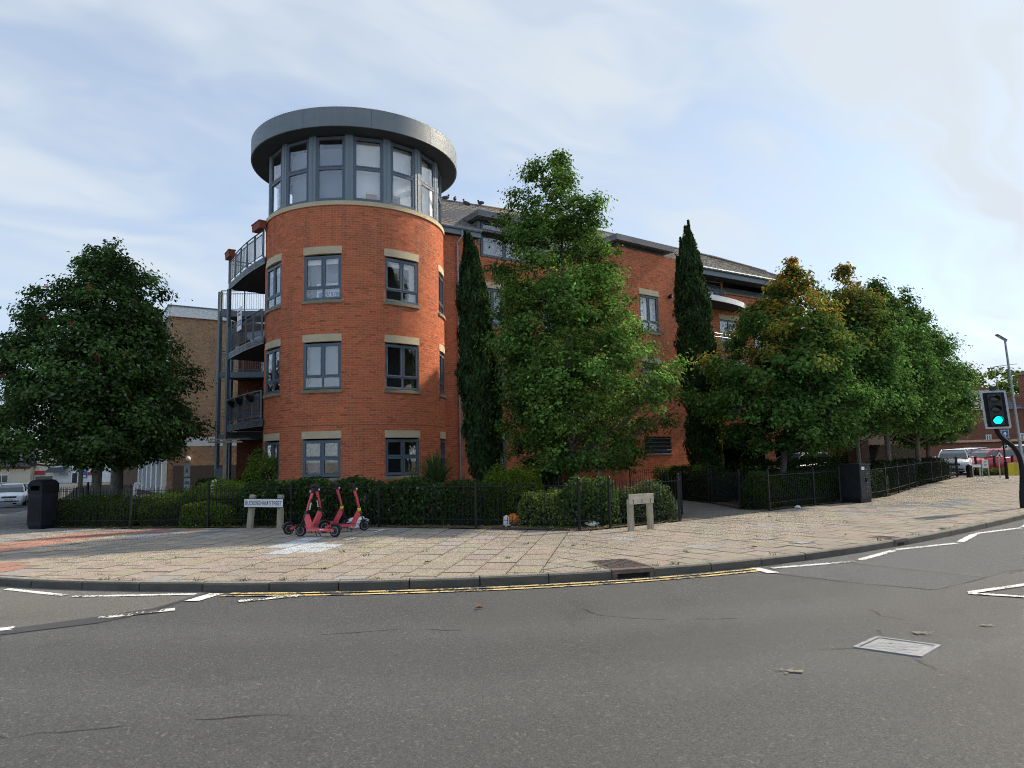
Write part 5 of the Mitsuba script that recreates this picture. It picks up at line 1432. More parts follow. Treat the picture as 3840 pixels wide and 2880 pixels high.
# dark boarded fence behind the farther maples
bf = thing('timber_fence', 'dark boarded fence in the shade behind the farther maples', 'fence')
a, b = A([15.8, 33.5]), A([22.9, 40.2]); L = np.linalg.norm(b - a)
for i in range(int(L / 0.15)):
    p = a + (b - a) * i * 0.15 / L
    MB().box((*p, 1.0 + 0.02 * math.sin(i * 1.7)), (0.138, 0.02, 1.85), math.atan2(*(b - a)[::-1])).build(part(bf, 'board'), 'dark_timber')
for z in (0.5, 1.5):
    MB().beam([*(a + A([-.02, .04])), z], [*(b + A([-.02, .04])), z], 0.05, 0.09).build(part(bf, 'rail'), 'dark_timber')
gw = thing('garden_wall', 'tall dark brick wall in the shade behind the boarded fence', 'wall')
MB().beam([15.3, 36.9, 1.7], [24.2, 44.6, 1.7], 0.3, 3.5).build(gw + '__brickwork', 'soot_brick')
for i in range(12):
    p = A([15.3, 36.9]) + A([8.9, 7.7]) * (i + .5) / 12
    MB().box((*p, 3.49), (0.97, 0.38, 0.07), math.atan2(7.7, 8.9)).build(part(gw, 'coping'), 'sill_stone')
pier = thing('brick_pier', 'dark brick pier among the maples', 'pier')
MB().box((14.9, 30.6, 1.1), (0.6, 0.6, 2.0), 0.6).build(pier + '__shaft', 'soot_brick' if 'soot_brick' in scene else '_soot')
MB().box((14.9, 30.6, 2.13), (0.7, 0.7, 0.07), 0.6).build(pier + '__cap', 'sill_stone')

# ---------------------------------------------------------------- signs, cabinet, bin, litter
def plate_frame(c, u, z):
    u = A(u, float) / np.linalg.norm(u); n = A([u[1], -u[0]])
    return lambda x, dz, d=0.0: [*(A(c) + u * x + n * d), z + dz], math.atan2(u[1], u[0])


ss_ = thing('street_sign', 'white street name plate on two leaning timber posts behind the scooters', 'street sign')
cl, cr_ = A([-6.30, 17.05]), A([-5.47, 16.72])
PS, az = plate_frame((cl + cr_) / 2, cr_ - cl, 0.0)
MB().box(PS(0, 0.735, 0.085), (1.17, 0.024, 0.215), az).build(ss_ + '__plate_border', 'sign_black')
MB().box(PS(0, 0.735, 0.094), (1.14, 0.012, 0.185), az).build(ss_ + '__plate', 'sign_white')
text_on(PS, 'BUCKINGHAM STREET', 0, 0.686, 0.098, 0.1005, ss_ + '__lettering', 'sign_black', False, fit=1.07)
for c, ln in ((-0.44, 0.10), (0.42, 0.01)):
    m = MB().beam(PS(c - ln * 0.5, 0.08, 0), PS(c + ln * 0.4, 0.92, 0), 0.13, 0.085, up=[*(PS(0, 0, 1)[i] - PS(0, 0, 0)[i] for i in range(3))])
    m.build(part(ss_, 'post'), 'timber')
bs_ = thing('blank_sign', 'weathered blank timber sign board on two posts by the railings', 'sign')
PS, az = plate_frame((2.60, 14.82), (0.84, 0.54), 0.0)
MB().box(PS(0.0, 0.76, 0.05), (0.66, 0.035, 0.205), az).build(bs_ + '__board', 'timber_pale')
for x in (-0.24, 0.0, 0.24):
    for dz in (-0.05,):
        m = MB().mesh(trimesh.creation.icosphere(1, 0.014), t=PS(x, 0.74, 0.07)); m.build(part(bs_, 'bolt'), 'cast_iron')
        MB().box(PS(x, 0.70, 0.0685), (0.02, 0.003, 0.06), az).build(part(bs_, 'rust_stain'), 'bark')
for x in (-0.27, 0.27):
    MB().box(PS(x, 0.42, 0.0), (0.125, 0.07, 0.66), az).build(part(bs_, 'post'), 'timber')
cb = thing('utility_cabinet', 'dark green black utility cabinet standing against the right hand railings', 'cabinet')
cu, cn = A([0.80, 0.60]), A([0.60, -0.80])
ca_ = math.atan2(0.60, 0.80)
cc = A([10.22, 21.30])
MB().box((*cc, 0.19), (0.62, 0.56, 0.14), ca_).build(cb + '__plinth', 'iron_black')
MB().box((*cc, 0.74), (0.64, 0.58, 0.98), ca_).build(cb + '__body', 'cabinet_paint')
MB().box((*cc, 1.245), (0.70, 0.64, 0.035), ca_).build(cb + '__lid', 'cabinet_paint')
for s in (-1, 1):
    MB().box((*(cc + cn * 0.2945 + cu * 0.152 * s), 0.74), (0.295, 0.012, 0.92), ca_).build(part(cb, 'door'), 'cabinet_paint')
MB().box((*(cc + cn * 0.3035 - cu * 0.12), 1.13), (0.17, 0.006, 0.09), ca_).build(cb + '__notice', 'sign_white')
for i in range(6):
    MB().box((*(cc + cn * 0.3035 + cu * (0.08 + 0.04 * math.sin(i * 2.2))), 1.1 - 0.13 * i), (0.02, 0.004, 0.02), ca_, ).build(part(cb, 'paint_fleck'), 'sign_white')
MB().box((*(cc + cn * 0.313 + cu * 0.03), 0.78), (0.02, 0.03, 0.12), ca_).build(cb + '__handle', 'iron_black')
lb = thing('litter_bin', 'black litter bin with domed hood at the left end of the railings', 'bin')
bc = A([-12.22, 18.45]); ba = -0.25
MB().box((*bc, 0.17), (0.40, 0.40, 0.10), ba).build(lb + '__base', 'iron_black')
MB().box((*bc, 0.62), (0.44, 0.48, 0.82), ba).build(lb + '__body', 'cabinet_paint')
m = MB()
hp = Polygon([(-0.25, 0), (0.25, 0), (0.25, 0.22), (0.19, 0.29), (0.10, 0.33), (0, 0.345), (-0.10, 0.33), (-0.19, 0.29), (-0.25, 0.22)])
hm = trimesh.creation.extrude_polygon(hp.difference(sbox(-0.16, 0.07, 0.16, 0.19)), 0.5, engine='earcut')
v = A(hm.vertices); m.add(np.c_[v[:, 0] * 0.92, v[:, 2] - 0.25, v[:, 1] + 1.03] @ rot(ba).T + A([*bc, 0]), hm.faces[:, ::-1]); m.build(lb + '__hood', 'iron_black')
MB().box((*bc, 0.62), (0.36, 0.494, 0.6), ba).build(lb + '__door', 'iron_black')


def crumple(name, label, c, r, mat, seed, cat='litter'):
    rg = np.random.default_rng(seed); t = thing(name, label, cat)
    m = trimesh.creation.icosphere(3, 1.0); v = A(m.vertices)
    d = 0.25 + 1.5 * meshkit.fbm(v * 2.3 + seed, 4, seed)
    v = v * d[:, None] * A(r) + A(c)
    v[:, 2] = np.maximum(v[:, 2], KZ + 0.015)
    MB().add(v, m.faces).build(t + '__sheet', mat)
    return t


t = crumple('crisp_packet', 'orange and white crumpled packet lying inside the railings', (-0.05, 16.1, 0.30), (0.13, 0.06, 0.09), 'litter_orange', 3)
m = trimesh.creation.icosphere(2, 1.0); v = A(m.vertices); v = v * (0.6 + 0.8 * meshkit.fbm(v * 2 + 9, 3, 5))[:, None] * A([0.07, 0.03, 0.13]) + A([-0.20, 16.0, 0.27])
MB().add(v, m.faces).build(t + '__white_flap', 'litter_white')
crumple('paper_scrap', 'small white paper scrap below the orange packet', (-0.15, 16.2, 0.15), (0.05, 0.04, 0.03), 'litter_white', 8)
crumple('paper_scrap', 'white rubbish under the shrub left of the blank sign', (1.68, 15.65, 0.19), (0.15, 0.1, 0.05), 'litter_white', 12)
crumple('paper_scrap', 'white paper scrap at the foot of the right hand railings', (7.75, 19.55, 0.15), (0.07, 0.06, 0.04), 'litter_white', 15)
crumple('plastic_bag', 'pale plastic bag lying behind the front wheel of the rightmost scooter', (-3.62, 16.42, 0.24), (0.24, 0.14, 0.15), 'litter_white', 21)
for i, (x, y) in enumerate(((-0.42, 8.0), (3.85, 11.6), (6.05, 17.0), (5.4, 17.6), (-1.33, 10.75))):
    t = thing('fallen_leaf', ('single brown leaf lying on the road near the middle', 'brown leaf on the paving near the small gully', 'brown leaf on the paving outside the entrance path', 'pale leaf at the mouth of the entrance path', 'small leaf on the paving by the large grating')[i], 'leaf')
    z = 0.012 if y < 9 else KZ + 0.014
    MB().add([[x - .06, y, z], [x, y - .03, z + .03], [x + .06, y + .01, z + .005], [x, y + .035, z + .025]], [[0, 1, 2], [0, 2, 3]]).build(t + '__blade', 'dead_leaf')
    MB().tube([[x + .06, y + .01, z + .005], [x + .09, y + .02, z + .012]], 0.002, 4).build(t + '__stalk', 'bark')

# ---------------------------------------------------------------- rental scooters
def scooter(label, front, rear, tag, steer=0.0, lean=0.0):
    t = thing('electric_scooter', label, 'electric scooter', 'coral rental scooters parked by the street sign')
    f, r = A(front, float), A(rear, float); u = (f - r) / np.linalg.norm(f - r); c = (f + r) / 2
    s = np.linalg.norm(f - r) / 0.86
    R3 = A([[u[0], -u[1], 0], [u[1], u[0], 0], [0, 0, 1.0]])
    tl = A([[1, 0, 0], [0, math.cos(lean), -math.sin(lean)], [0, math.sin(lean), math.cos(lean)]])
    put = lambda m, k, mat, sm=False: m.xf(R3 @ tl, (*c, KZ + 0.004)).build(k, mat, smooth=sm)
    for x, nm, rad in ((0.43, 'front_wheel', 0.115), (-0.43, 'rear_wheel', 0.125)):
        Mx = A([[1, 0, 0], [0, 0, 1], [0, -1, 0.0]])
        if nm == 'front_wheel':
            Mx = rot(steer) @ Mx
        k = f'{t}__{nm}'
        put(MB().lathe([(rad * .66, -.028), (rad * .9, -.03), (rad, -.014), (rad, .014), (rad * .9, .03), (rad * .66, .028)], (x, 0, rad), 24, M=Mx), k + '__tyre', 'rubber', 40)
        put(MB().lathe([(0.001, -.03), (rad * .3, -.03), (rad * .35, -.022), (rad * .64, -.02), (rad * .68, -.028), (rad * .68, .028), (rad * .64, .02), (rad * .35, .022), (rad * .3, .03), (.001, .03)], (x, 0, rad), 20, M=Mx), k + '__rim', 'black_plastic', 35)
        put(MB().lathe([(rad * .62, -.0285), (rad * .68, -.0285)], (x, 0, rad), 24, M=Mx).lathe([(rad * .68, .0285), (rad * .62, .0285)], (x, 0, rad), 24, M=Mx), k + '__rim_ring', 'galv')
        arc = [[x + (rad + .018) * math.cos(a) * (1 if x > 0 else 1), 0, rad + (rad + .018) * math.sin(a)] for a in (np.linspace(0.3, 2.3, 8) if x > 0 else np.linspace(0.8, 3.0, 8))]
        m = MB()
        for p, q in zip(arc, arc[1:]):
            m.beam(p, q, 0.075, 0.010)
        put(m, k[:k.rfind('__')] + ('__front_mudguard' if x > 0 else '__rear_mudguard'), 'black_plastic')
    m = MB(); dk = sbox(-0.31, -0.078, 0.22, 0.078).buffer(0.012)
    put(m.prism(dk, 0.115, 0.172), t + '__deck', 'coral')
    put(MB().prism(sbox(-0.30, -0.07, 0.21, 0.07), 0.172, 0.180), t + '__deck_mat', 'black_plastic')
    put(MB().beam([-0.31, -.05, .15], [-.43, -.05, .125], .018, .05).beam([-0.31, .05, .15], [-.43, .05, .125], .018, .05), t + '__rear_fork', 'coral')
    put(MB().beam([0.18, 0, 0.15], [0.315, 0, 0.44], 0.085, 0.10), t + '__neck', 'coral')
    put(MB().beam([0.315, 0, 0.43], [0.305, 0, 0.53], 0.066, 0.075), t + '__hinge', 'black_plastic')
    put(MB().tube([[0.305, 0, 0.52], [0.27, 0, 0.66], [0.20, 0, 0.90]], [0.027, 0.028, 0.033], 12), t + '__stem', 'coral', 50)
    put(MB().beam([0.265, -.001, 0.52], [0.205, 0, 0.78], 0.05, 0.016), t + '__stem_panel', 'black_plastic')
    put(MB().tube([[0.20, 0, 0.90], [0.175, 0, 1.0]], [0.038, 0.042], 10), t + '__head', 'black_plastic', 50)
    hb = rot(steer)
    P = [A([0.17, 0, 1.0]) + hb @ A(q) for q in ([-.05, -.27, .02], [-.02, -.14, .03], [0, 0, .02], [-.02, .14, .03], [-.05, .27, .02])]
    k = t + '__handlebar'
    put(MB().tube(P, 0.014, 8), k, 'black_plastic', 50)
    for sg, i in ((-1, 0), (1, 4)):
        put(MB().tube([P[i], P[i] * .55 + P[2] * .45], 0.020, 8), part(t, 'grip'), 'rubber', 50)
        b = P[i] * .6 + P[2] * .4
        put(MB().tube([b + A([.03, 0, .0]), b + A([.06, sg * .1, -.01])], 0.007, 5), part(t, 'brake_lever'), 'black_plastic')
    put(MB().box((0.185, 0, 1.045), (0.07, 0.09, 0.03)), t + '__display', 'black_plastic')
    put(MB().mesh(trimesh.creation.icosphere(1, 0.028), t=(0.245, 0, 0.93)), t + '__headlight', 'lamp_glass', True)
    for sg in (-1, 1):
        put(MB().tube([[0.32, .045 * sg, 0.43], [0.40, .05 * sg, 0.25], [0.43, .05 * sg, 0.115]], 0.013, 6), part(t, 'fork_leg'), 'black_plastic')
    put(MB().tube([[0.10, -.06, .12], [0.14, -.16, .004]], 0.008, 5).tube([[0.05, -.06, .12], [0.03, -.17, .004]], 0.008, 5), t + '__kickstand', 'black_plastic')
    if tag:
        put(MB().beam([0.312, 0, 0.45], [0.308, 0, 0.515], 0.070, 0.080), t + '__yellow_tag', 'sticker_yellow')
    else:
        put(MB().beam([0.255, 0.0, 0.55], [0.225, 0.0, 0.70], 0.02, 0.04), t + '__white_sticker', 'sign_white')
    put(MB().box((-0.16, -0.0915, 0.15), (0.10, 0.003, 0.018)).box((-0.16, 0.0915, 0.15), (0.10, 0.003, 0.018)), t + '__deck_sticker', 'sign_white')
    put(MB().box((-0.405, 0, 0.262), (0.015, 0.04, 0.02)), t + '__rear_reflector', 'sign_red')


scooter('nearest coral electric scooter, facing left with its deck side to the road', (-4.49, 15.00), (-3.72, 14.70), False, 0.25, 0.10)
scooter('leftmost coral electric scooter, crossing behind the one that faces left', (-4.24, 16.12), (-4.95, 15.42), False, -0.3, 0.08)
scooter('middle coral electric scooter with yellow tag, farthest back at the railings', (-4.00, 16.80), (-4.72, 16.50), True, 0.1, 0.08)
scooter('rightmost coral electric scooter with yellow tag, facing right', (-3.36, 16.02), (-4.20, 15.70), True, 0.15, 0.10)

# ---------------------------------------------------------------- cars
def car(label, pos, az, mat, L=4.4, W=1.78, H=1.47, kind='hatch', plate=None, group=None, front_plate=True):
    t = thing('parked_car', label, 'car', group)
    R3 = rot(az)
    put = lambda m, k, mt, sm=False: m.xf(R3, pos).build(k, mt, smooth=sm)
    w = W / 2
    sec = {'hatch': [(-.5, .80, .38, .80), (-.485, .90, .27, .98), (-.40, .97, .22, 1.0), (-.2, 1, .2, .97), (.0, 1, .2, .94), (.2, 1, .2, .92), (.34, .98, .21, .86), (.44, .92, .22, .76), (.485, .82, .24, .66), (.5, .70, .32, .56)],
           'sedan': [(-.5, .80, .38, .80), (-.48, .90, .27, .96), (-.38, .97, .22, 1.0), (-.2, 1, .2, .96), (.0, 1, .2, .93), (.16, 1, .2, .92), (.32, .98, .21, .86), (.44, .93, .22, .78), (.488, .84, .23, .68), (.5, .74, .30, .58)]}[kind]
    rings = []
    for x, hw, zl, zb in sec:
        q = hw * w
        half = [(q * .88, zl), (q * .985, zl + .10), (q, (zl + zb) / 2), (q * .975, zb - .09), (q * .90, zb - .015), (q * .5, zb + .02), (0, zb + .028)]
        full = half + [(-a, b) for a, b in half[-2::-1]]
        rings.append([[x * L, a, b] for a, b in full])
    V = A(rings).reshape(-1, 3); k = len(rings[0]); F = []
    for i in range(len(rings) - 1):
        for j in range(k - 1):
            o = i * k + j; F += [[o, o + 1, o + k + 1], [o, o + k + 1, o + k]]
        F += [[i * k, i * k + k, i * k + 2 * k - 1], [i * k, i * k + 2 * k - 1, i * k + k - 1]]
    for j in range(1, k - 1):
        F += [[0, j + 1, j], [(len(rings) - 1) * k, (len(rings) - 1) * k + j, (len(rings) - 1) * k + j + 1]]
    put(MB().add(V, F), t + '__body', mat, 35)
    xs = {'hatch': (-.47, -.36, .03, .24), 'sedan': (-.40, -.24, .03, .22)}[kind]
    xb0, xr0, xr1, xb1 = (a * L for a in xs)
    zb, bw, rw = .95, w * .88, w * .66
    base = [[xb0, -bw * .95, zb], [xb1, -bw * .95, zb - .02], [xb1, bw * .95, zb - .02], [xb0, bw * .95, zb]]
    midp = [[xb0 * .5 + xr0 * .5 - .03, -bw * .88, (zb + H) / 2 + .02], [xb1 * .5 + xr1 * .5 + .05, -bw * .88, (zb + H) / 2 + .02], [xb1 * .5 + xr1 * .5 + .05, bw * .88, (zb + H) / 2 + .02], [xb0 * .5 + xr0 * .5 - .03, bw * .88, (zb + H) / 2 + .02]]
    roof = [[xr0, -rw, H - .05], [xr1, -rw, H - .05], [xr1, rw, H - .05], [xr0, rw, H - .05]]
    F = []
    for o in (0, 4):
        for j in range(4):
            a, b = o + j, o + (j + 1) % 4; F += [[a, b, b + 4], [a, b + 4, a + 4]]
    put(MB().add(base + midp + roof, F), t + '__glasshouse', 'car_glass')
    m = MB()
    n = 7
    grid = []
    for i in range(n):
        x = xr0 - .06 + (xr1 - xr0 + .12) * i / (n - 1)
        for j in range(n):
            y = -rw * 1.04 + 2.08 * rw * j / (n - 1)
            grid.append([x, y, H - .055 + .06 * (1 - (2 * i / (n - 1) - 1) ** 4) * (1 - (2 * j / (n - 1) - 1) ** 4)])
    F = [[i * n + j, i * n + j + n, i * n + j + n + 1] for i in range(n - 1) for j in range(n - 1)] + [[i * n + j, i * n + j + n + 1, i * n + j + 1] for i in range(n - 1) for j in range(n - 1)]
    put(m.add(grid, F), t + '__roof', mat, True)
    for a, b, c, nm in ((0, 4, 8, 'pillar'), (1, 5, 9, 'pillar'), (2, 6, 10, 'pillar'), (3, 7, 11, 'pillar')):
        P3 = base + midp + roof
        put(MB().tube([P3[a], P3[b], P3[c]], .035, 6), part(t, nm), mat, 60)
    for s in (-1, 1):
        put(MB().beam([-.06 * L, s * bw * .95, zb], [-.07 * L, s * rw * 1.02, H - .05], .02, .09), part(t, 'door_pillar'), 'black_plastic')
        put(MB().mesh(trimesh.creation.icosphere(2, 1.0), M=np.diag([.07, .10, .075]), t=(.19 * L, s * (w + .07), 1.0)), part(t, 'mirror'), mat, True)
        put(MB().beam([.19 * L, s * (w - .1), .97], [.19 * L, s * (w + .05), .98], .03, .03), part(t, 'mirror_arm'), 'black_plastic')
        put(MB().add([[.478 * L, s * w * .50, .60], [.455 * L, s * w * .86, .62], [.425 * L, s * w * .94, .76], [.458 * L, s * w * .52, .72], [.492 * L, s * w * .50, .60], [.468 * L, s * w * .87, .62], [.436 * L, s * w * .955, .76], [.470 * L, s * w * .52, .73]], BF if s > 0 else BF[:, ::-1]), part(t, 'headlight'), 'lamp_glass')
        put(MB().box((-.487 * L, s * w * .78, .84), (.05, .26, .16)), part(t, 'tail_light'), 'sign_red')
        for x in (-.30, .31):
            Mx = A([[1, 0, 0], [0, 0, 1], [0, -1, 0.0]])
            k_ = part(t, 'wheel')
            put(MB().lathe([(.20, -.11), (.30, -.11), (.32, -.08), (.32, .08), (.30, .11), (.20, .11)], (x * L, s * (w - .10), .32), 20, M=Mx), k_ + '__tyre', 'rubber', 40)
            put(MB().lathe([(.001, -.08), (.07, -.10), (.19, -.085), (.205, -.11), (.205, .11), (.19, .085), (.07, .10), (.001, .08)], (x * L, s * (w - .10), .32), 10, M=Mx), k_ + '__rim', 'alu', 20)
    put(MB().box((.497 * L, 0, .62), (.03, W * .44, .12)), t + '__grille', 'black_plastic')
    put(MB().box((.497 * L, 0, .34), (.03, W * .62, .08)), t + '__lower_grille', 'black_plastic')
    if plate:
        pz = 0.47
        put(MB().box((.508 * L, 0, pz), (.012, .52, .115)), t + '__number_plate', 'sign_white')
        Pp = lambda x, z, d=0.0: [.508 * L + .008 + d, x, pz + z]
        tm = meshkit.text_mesh(plate, 0.08, 0.002, True); v = A(tm.vertices); v[:, 0] -= v[:, 0].mean()
        put(MB().add([Pp(a, b - .04, c) for a, b, c in v], tm.faces), t + '__plate_lettering', 'sign_black')
    else:
        put(MB().box((-.497 * L, 0, .62), (.02, .52, .115)), t + '__number_plate', 'sticker_yellow')
    return t


toward = lambda x, y: math.atan2(-y, -x)
car('white saloon car parked facing the camera at far left', (-35.0, 49.5, -0.80), math.radians(-58), 'car_white', 4.86, 1.86, 1.47, 'sedan', 'YE67 VSD')
car('dark grey car parked directly behind the white saloon', (-38.4, 56.2, -0.98), math.radians(-58), 'car_dark', 4.3, 1.8, 1.52, 'hatch', None)
car('pale green grey car at the far left edge behind the white saloon', (-41.5, 54.0, -0.95), math.radians(-62), 'car_silver', 4.3, 1.8, 1.5, 'hatch', None)
zc = KZ + 0.006
car('bright red hatchback in the car park on the right', (29.2, 43.8, zc), math.radians(-165), 'car_red', 4.0, 1.72, 1.46, 'hatch', 'KP13 XNV')
car('silver car half hidden behind the end of the railings', (26.3, 42.4, zc), math.radians(-125), 'car_silver', 4.2, 1.76, 1.50, 'hatch', 'LD16 FVA')
car('white car behind the red hatchback, only its roof showing', (30.6, 48.6, zc), math.radians(-150), 'car_white', 4.3, 1.78, 1.52, 'hatch', 'FE15 OKM')
car('dark blue car behind the white roof in the car park', (34.3, 53.5, zc), math.radians(-160), 'car_blue', 4.3, 1.78, 1.58, 'hatch', None)
car('white sports utility car at the right edge, seen from its rear', (33.7, 47.6, zc), math.radians(75), 'car_white', 4.5, 1.86, 1.68, 'hatch', None)
car('silver car parked in the dark carport under the block', (14.2, 35.6, zc), math.radians(-150), 'car_silver', 4.1, 1.72, 1.5, 'hatch', 'OV12 UHT')
br = thing('barrier_rail', 'low pale metal barrier rail in front of the carport', 'barrier')
MB().tube([[8.9, 27.9, 1.1], [11.4, 28.6, 1.1]], 0.03, 8).build(br + '__rail', 'galv', smooth=40)
for f in (0.02, 0.5, 0.98):
    p = A([8.9, 27.9]) * (1 - f) + A([11.4, 28.6]) * f
    MB().tube([[*p, 0.1], [*p, 1.25]], 0.03, 8).build(part(br, 'post'), 'galv', smooth=40)

# ---------------------------------------------------------------- brown brick block at the back left
bb = thing('brick_block', 'brown brick flat roofed block with white fascia behind the balconies', 'building')
BW = Wall((-19.55, 40.0), (-9.9, 46.4)); BL = Wall((-36.0, 64.4), (-19.55, 40.0))
BUFF = A([0.42, 0.24, 0.125])
m, bs = brickwork(BW, 0, 6.4, -1.2, 10.24, [(-0.1, 6.6, 2.75, 3.30)], 22, BUFF, 0.02)
m.build(bb + '__wall', 'buff_mortar' if 'buff_mortar' in scene else 'sill_stone'); bricks_into(bs, bb + '__brickwork')
azb = math.atan2(BW.u[1], BW.u[0]); azl = math.atan2(BL.u[1], BL.u[0])
MB().box((*(BW.o + BW.u * 4.8 - BW.n * 0.05), 3.025), (9.7, 0.14, 0.53), azb).build(bb + '__white_band', 'white_render')
for i in range(3):
    MB().box((*(BW.o + BW.u * (3.2 * i + 1.55) + BW.n * 0.10), 10.53), (3.19, 0.12, 0.60), azb).build(part(bb, 'fascia_board'), 'white_card')
MB().box((*(BW.o + BW.u * 4.7 + BW.n * 0.05), 10.86), (9.9, 0.32, 0.07), azb).build(bb + '__roof_trim', 'lead')
MB().box((*(BL.o + BL.u * BL.L / 2 + BL.n * 0.10), 10.53), (BL.L + 0.1, 0.12, 0.60), azl).build(part(bb, 'fascia_board'), 'white_card')
MB().box((*(BL.o + BL.u * BL.L / 2 + BL.n * 0.05), 10.86), (BL.L + 0.2, 0.32, 0.07), azl).build(bb + '__roof_trim_001', 'lead')
MB().prism(Polygon([BW.o - BW.n * 0.3 + BW.u * 0.3, BW.o + BW.u * 11.6 - BW.n * 0.3, BW.o + BW.u * 11.6 - BW.n * 26, BL.o - BL.n * 0.35, BL.o + BL.u * (BL.L - 0.3) - BL.n * 0.3]), -1.2, 10.75).build(bb + '__mass', 'brown_plain' if 'brown_plain' in scene else 'red_band')
MB().tube([[*(BW.o + BW.u * 5.0 - BW.n * 0.6), 10.8], [*(BW.o + BW.u * 5.0 - BW.n * 0.6), 11.15]], 0.09, 8).build(bb + '__vent', 'iron_black')
MB().box((*(BW.o + BW.u * 3.3 + BW.n * 0.09), 0.6), (6.0, 0.16, 2.1), azb).build(bb + '__plinth_wall', '_soot')
m, bs = brickwork(BL, 0, BL.L, 3.6, 10.24, [(BL.L - 1.9 - 3.2 * i, BL.L - 0.5 - 3.2 * i, z, z + 1.4) for i in range(8) for z in (4.6, 7.6)], 23, BUFF, 0.05)
m.build(bb + '__side_wall', 'sill_stone')
for i in range(8):
    for z in (4.6, 7.6):
        a = BL.L - 1.9 - 3.2 * i
        frame_grid(BL.o - BL.n * 0.03, BL.u, BL.n, part(bb, 'window'), a, a + 1.4, z, z + 1.4, [a + 0.7], [], mat='white_card', panes=True)
MB().box((*(BL.o + BL.u * BL.L / 2 + BL.n * 0.3), 3.25), (BL.L, 0.7, 0.7), azl).build(bb + '__shop_fascia', 'white_render')
for i in range(6):
    s = BL.L - 0.4 - 2.2 * i
    MB().box((*(BL.o + BL.u * s + BL.n * 0.12), 0.9), (0.42, 0.25, 4.1), azl).build(part(bb, 'shop_column'), 'white_card')
    k = part(bb, 'shop_window')
    MB().add([BL.f(s - 1.95, -0.9, 0.02), BL.f(s - 0.25, -0.9, 0.02), BL.f(s - 0.25, 2.85, 0.02), BL.f(s - 1.95, 2.85, 0.02)], [[0, 1, 2], [0, 2, 3]]).build(k + '__pane', 'car_glass')
    MB().box((*(BL.o + BL.u * (s - 1.1) + BL.n * 0.04), 1.9), (1.7, 0.06, 0.08), azl).build(k + '__frame', 'frame_grey')
lp_ = thing('wall_lamp', 'small round white lamp low on the brown brick gable', 'lamp')
MB().mesh(trimesh.creation.icosphere(2, 0.13), t=(*(BW.o + BW.u * 1.05 + BW.n * 0.1), 2.05)).build(lp_ + '__globe', 'white_card', smooth=True)
MB().box((*(BW.o + BW.u * 1.05 + BW.n * 0.03), 2.05), (0.12, 0.08, 0.12), azb).build(lp_ + '__base', 'iron_black')
# notice and old post by the balconies
nt = thing('notice_board', 'grey notice with pictures on a post below the balconies', 'sign')
MB().beam([-10.25, 22.3, 0.2], [-10.25, 22.3, 1.2], 0.05, 0.05).build(nt + '__post', 'iron_black')
MB().box((-10.26, 22.26, 1.52), (0.20, 0.02, 0.42), -0.05).build(nt + '__upper_panel', 'galv')
MB().box((-10.25, 22.26, 1.06), (0.20, 0.02, 0.40), -0.05).build(nt + '__lower_panel', 'galv')
MB().add([[-10.32, 22.245, 1.44], [-10.2, 22.245, 1.44], [-10.26, 22.245, 1.6]], [[0, 1, 2]]).build(nt + '__picture', 'frame_grey')
MB().box((-10.25, 22.247, 1.12), (0.15, 0.006, 0.10), -0.05).build(nt + '__picture_001', 'frame_grey')
dp = thing('line_post', 'weathered timber washing line post with cross arms under the balconies', 'post')
MB().box((-9.75, 23.9, 1.35), (0.11, 0.11, 2.3), 0.2).build(dp + '__post', 'timber')
for z, a in ((2.42, 0.2), (2.50, 1.0)):
    MB().beam([-9.75 - .55 * math.cos(a), 23.9 - .55 * math.sin(a), z], [-9.75 + .55 * math.cos(a), 23.9 + .55 * math.sin(a), z], 0.05, 0.05).build(part(dp, 'arm'), 'timber')

# ---------------------------------------------------------------- shops far down the left street
def shop(label, x0, x1, y, z0, z1, wall, roof=None, rz=None):
    t = thing('shop', label, 'shop')
    MB().prism(sbox(x0, y, x1, y + 12), z0, z1).build(t + '__wall', wall)
    if roof:
        m = MB(); zt = rz
        m.add([[x0 - .5, y - 1.2, z1 - .3], [x1 + .5, y - 1.2, z1 - .3], [x1 + .5, y + 6, zt], [x0 - .5, y + 6, zt], [x1 + .5, y + 13, z1 - .3], [x0 - .5, y + 13, z1 - .3]], [[0, 1, 2], [0, 2, 3], [3, 2, 4], [3, 4, 5], [0, 3, 5], [1, 4, 2]])
        m.build(t + '__roof', roof)
    return t


t = shop('low cream shop with dark roof and red band at far left', -118, -95.5, 140, -1.3, 2.5, 'cream_render', 'slate_dark', 6.2)
MB().box((-106, 139.92, 2.0), (21, 0.2, 0.55)).build(t + '__red_band', 'red_band')
for x in (-116, -112, -108, -104, -101.0):
    k = part(t, 'window')
    MB().box((x, 139.9, -0.1), (2.6, 0.12, 1.5)).build(k + '__frame', 'white_card')
    for dx in (-.62, .62):
        MB().box((x + dx, 139.82, -0.1), (1.05, 0.06, 1.3)).build(part(k, 'pane'), 'car_glass')
t = shop('narrow tan shop with a red sign beside the low cream shop', -95.4, -90.5, 141, -1.3, 6.0, 'cream_render')
MB().box((-94.2, 140.8, 0.9), (1.9, 0.2, 0.75)).build(t + '__red_sign', 'sign_red')
MB().box((-93, 140.9, -0.5), (4.0, 0.15, 1.4)).build(t + '__shop_window', 'car_glass')
t = shop('white shop with a dark door and coloured posters on its wall', -90.4, -70, 139, -1.3, 7.0, 'white_render')
MB().box((-86.0, 138.9, -0.3), (0.95, 0.1, 2.0)).build(t + '__door', 'sign_black')
MB().box((-86.0, 138.92, 0.0), (1.5, 0.06, 2.9)).build(t + '__door_surround', 'white_card')
MB().box((-84.3, 138.85, 0.45), (1.35, 0.1, 1.35)).build(t + '__dark_poster', 'sign_blue')
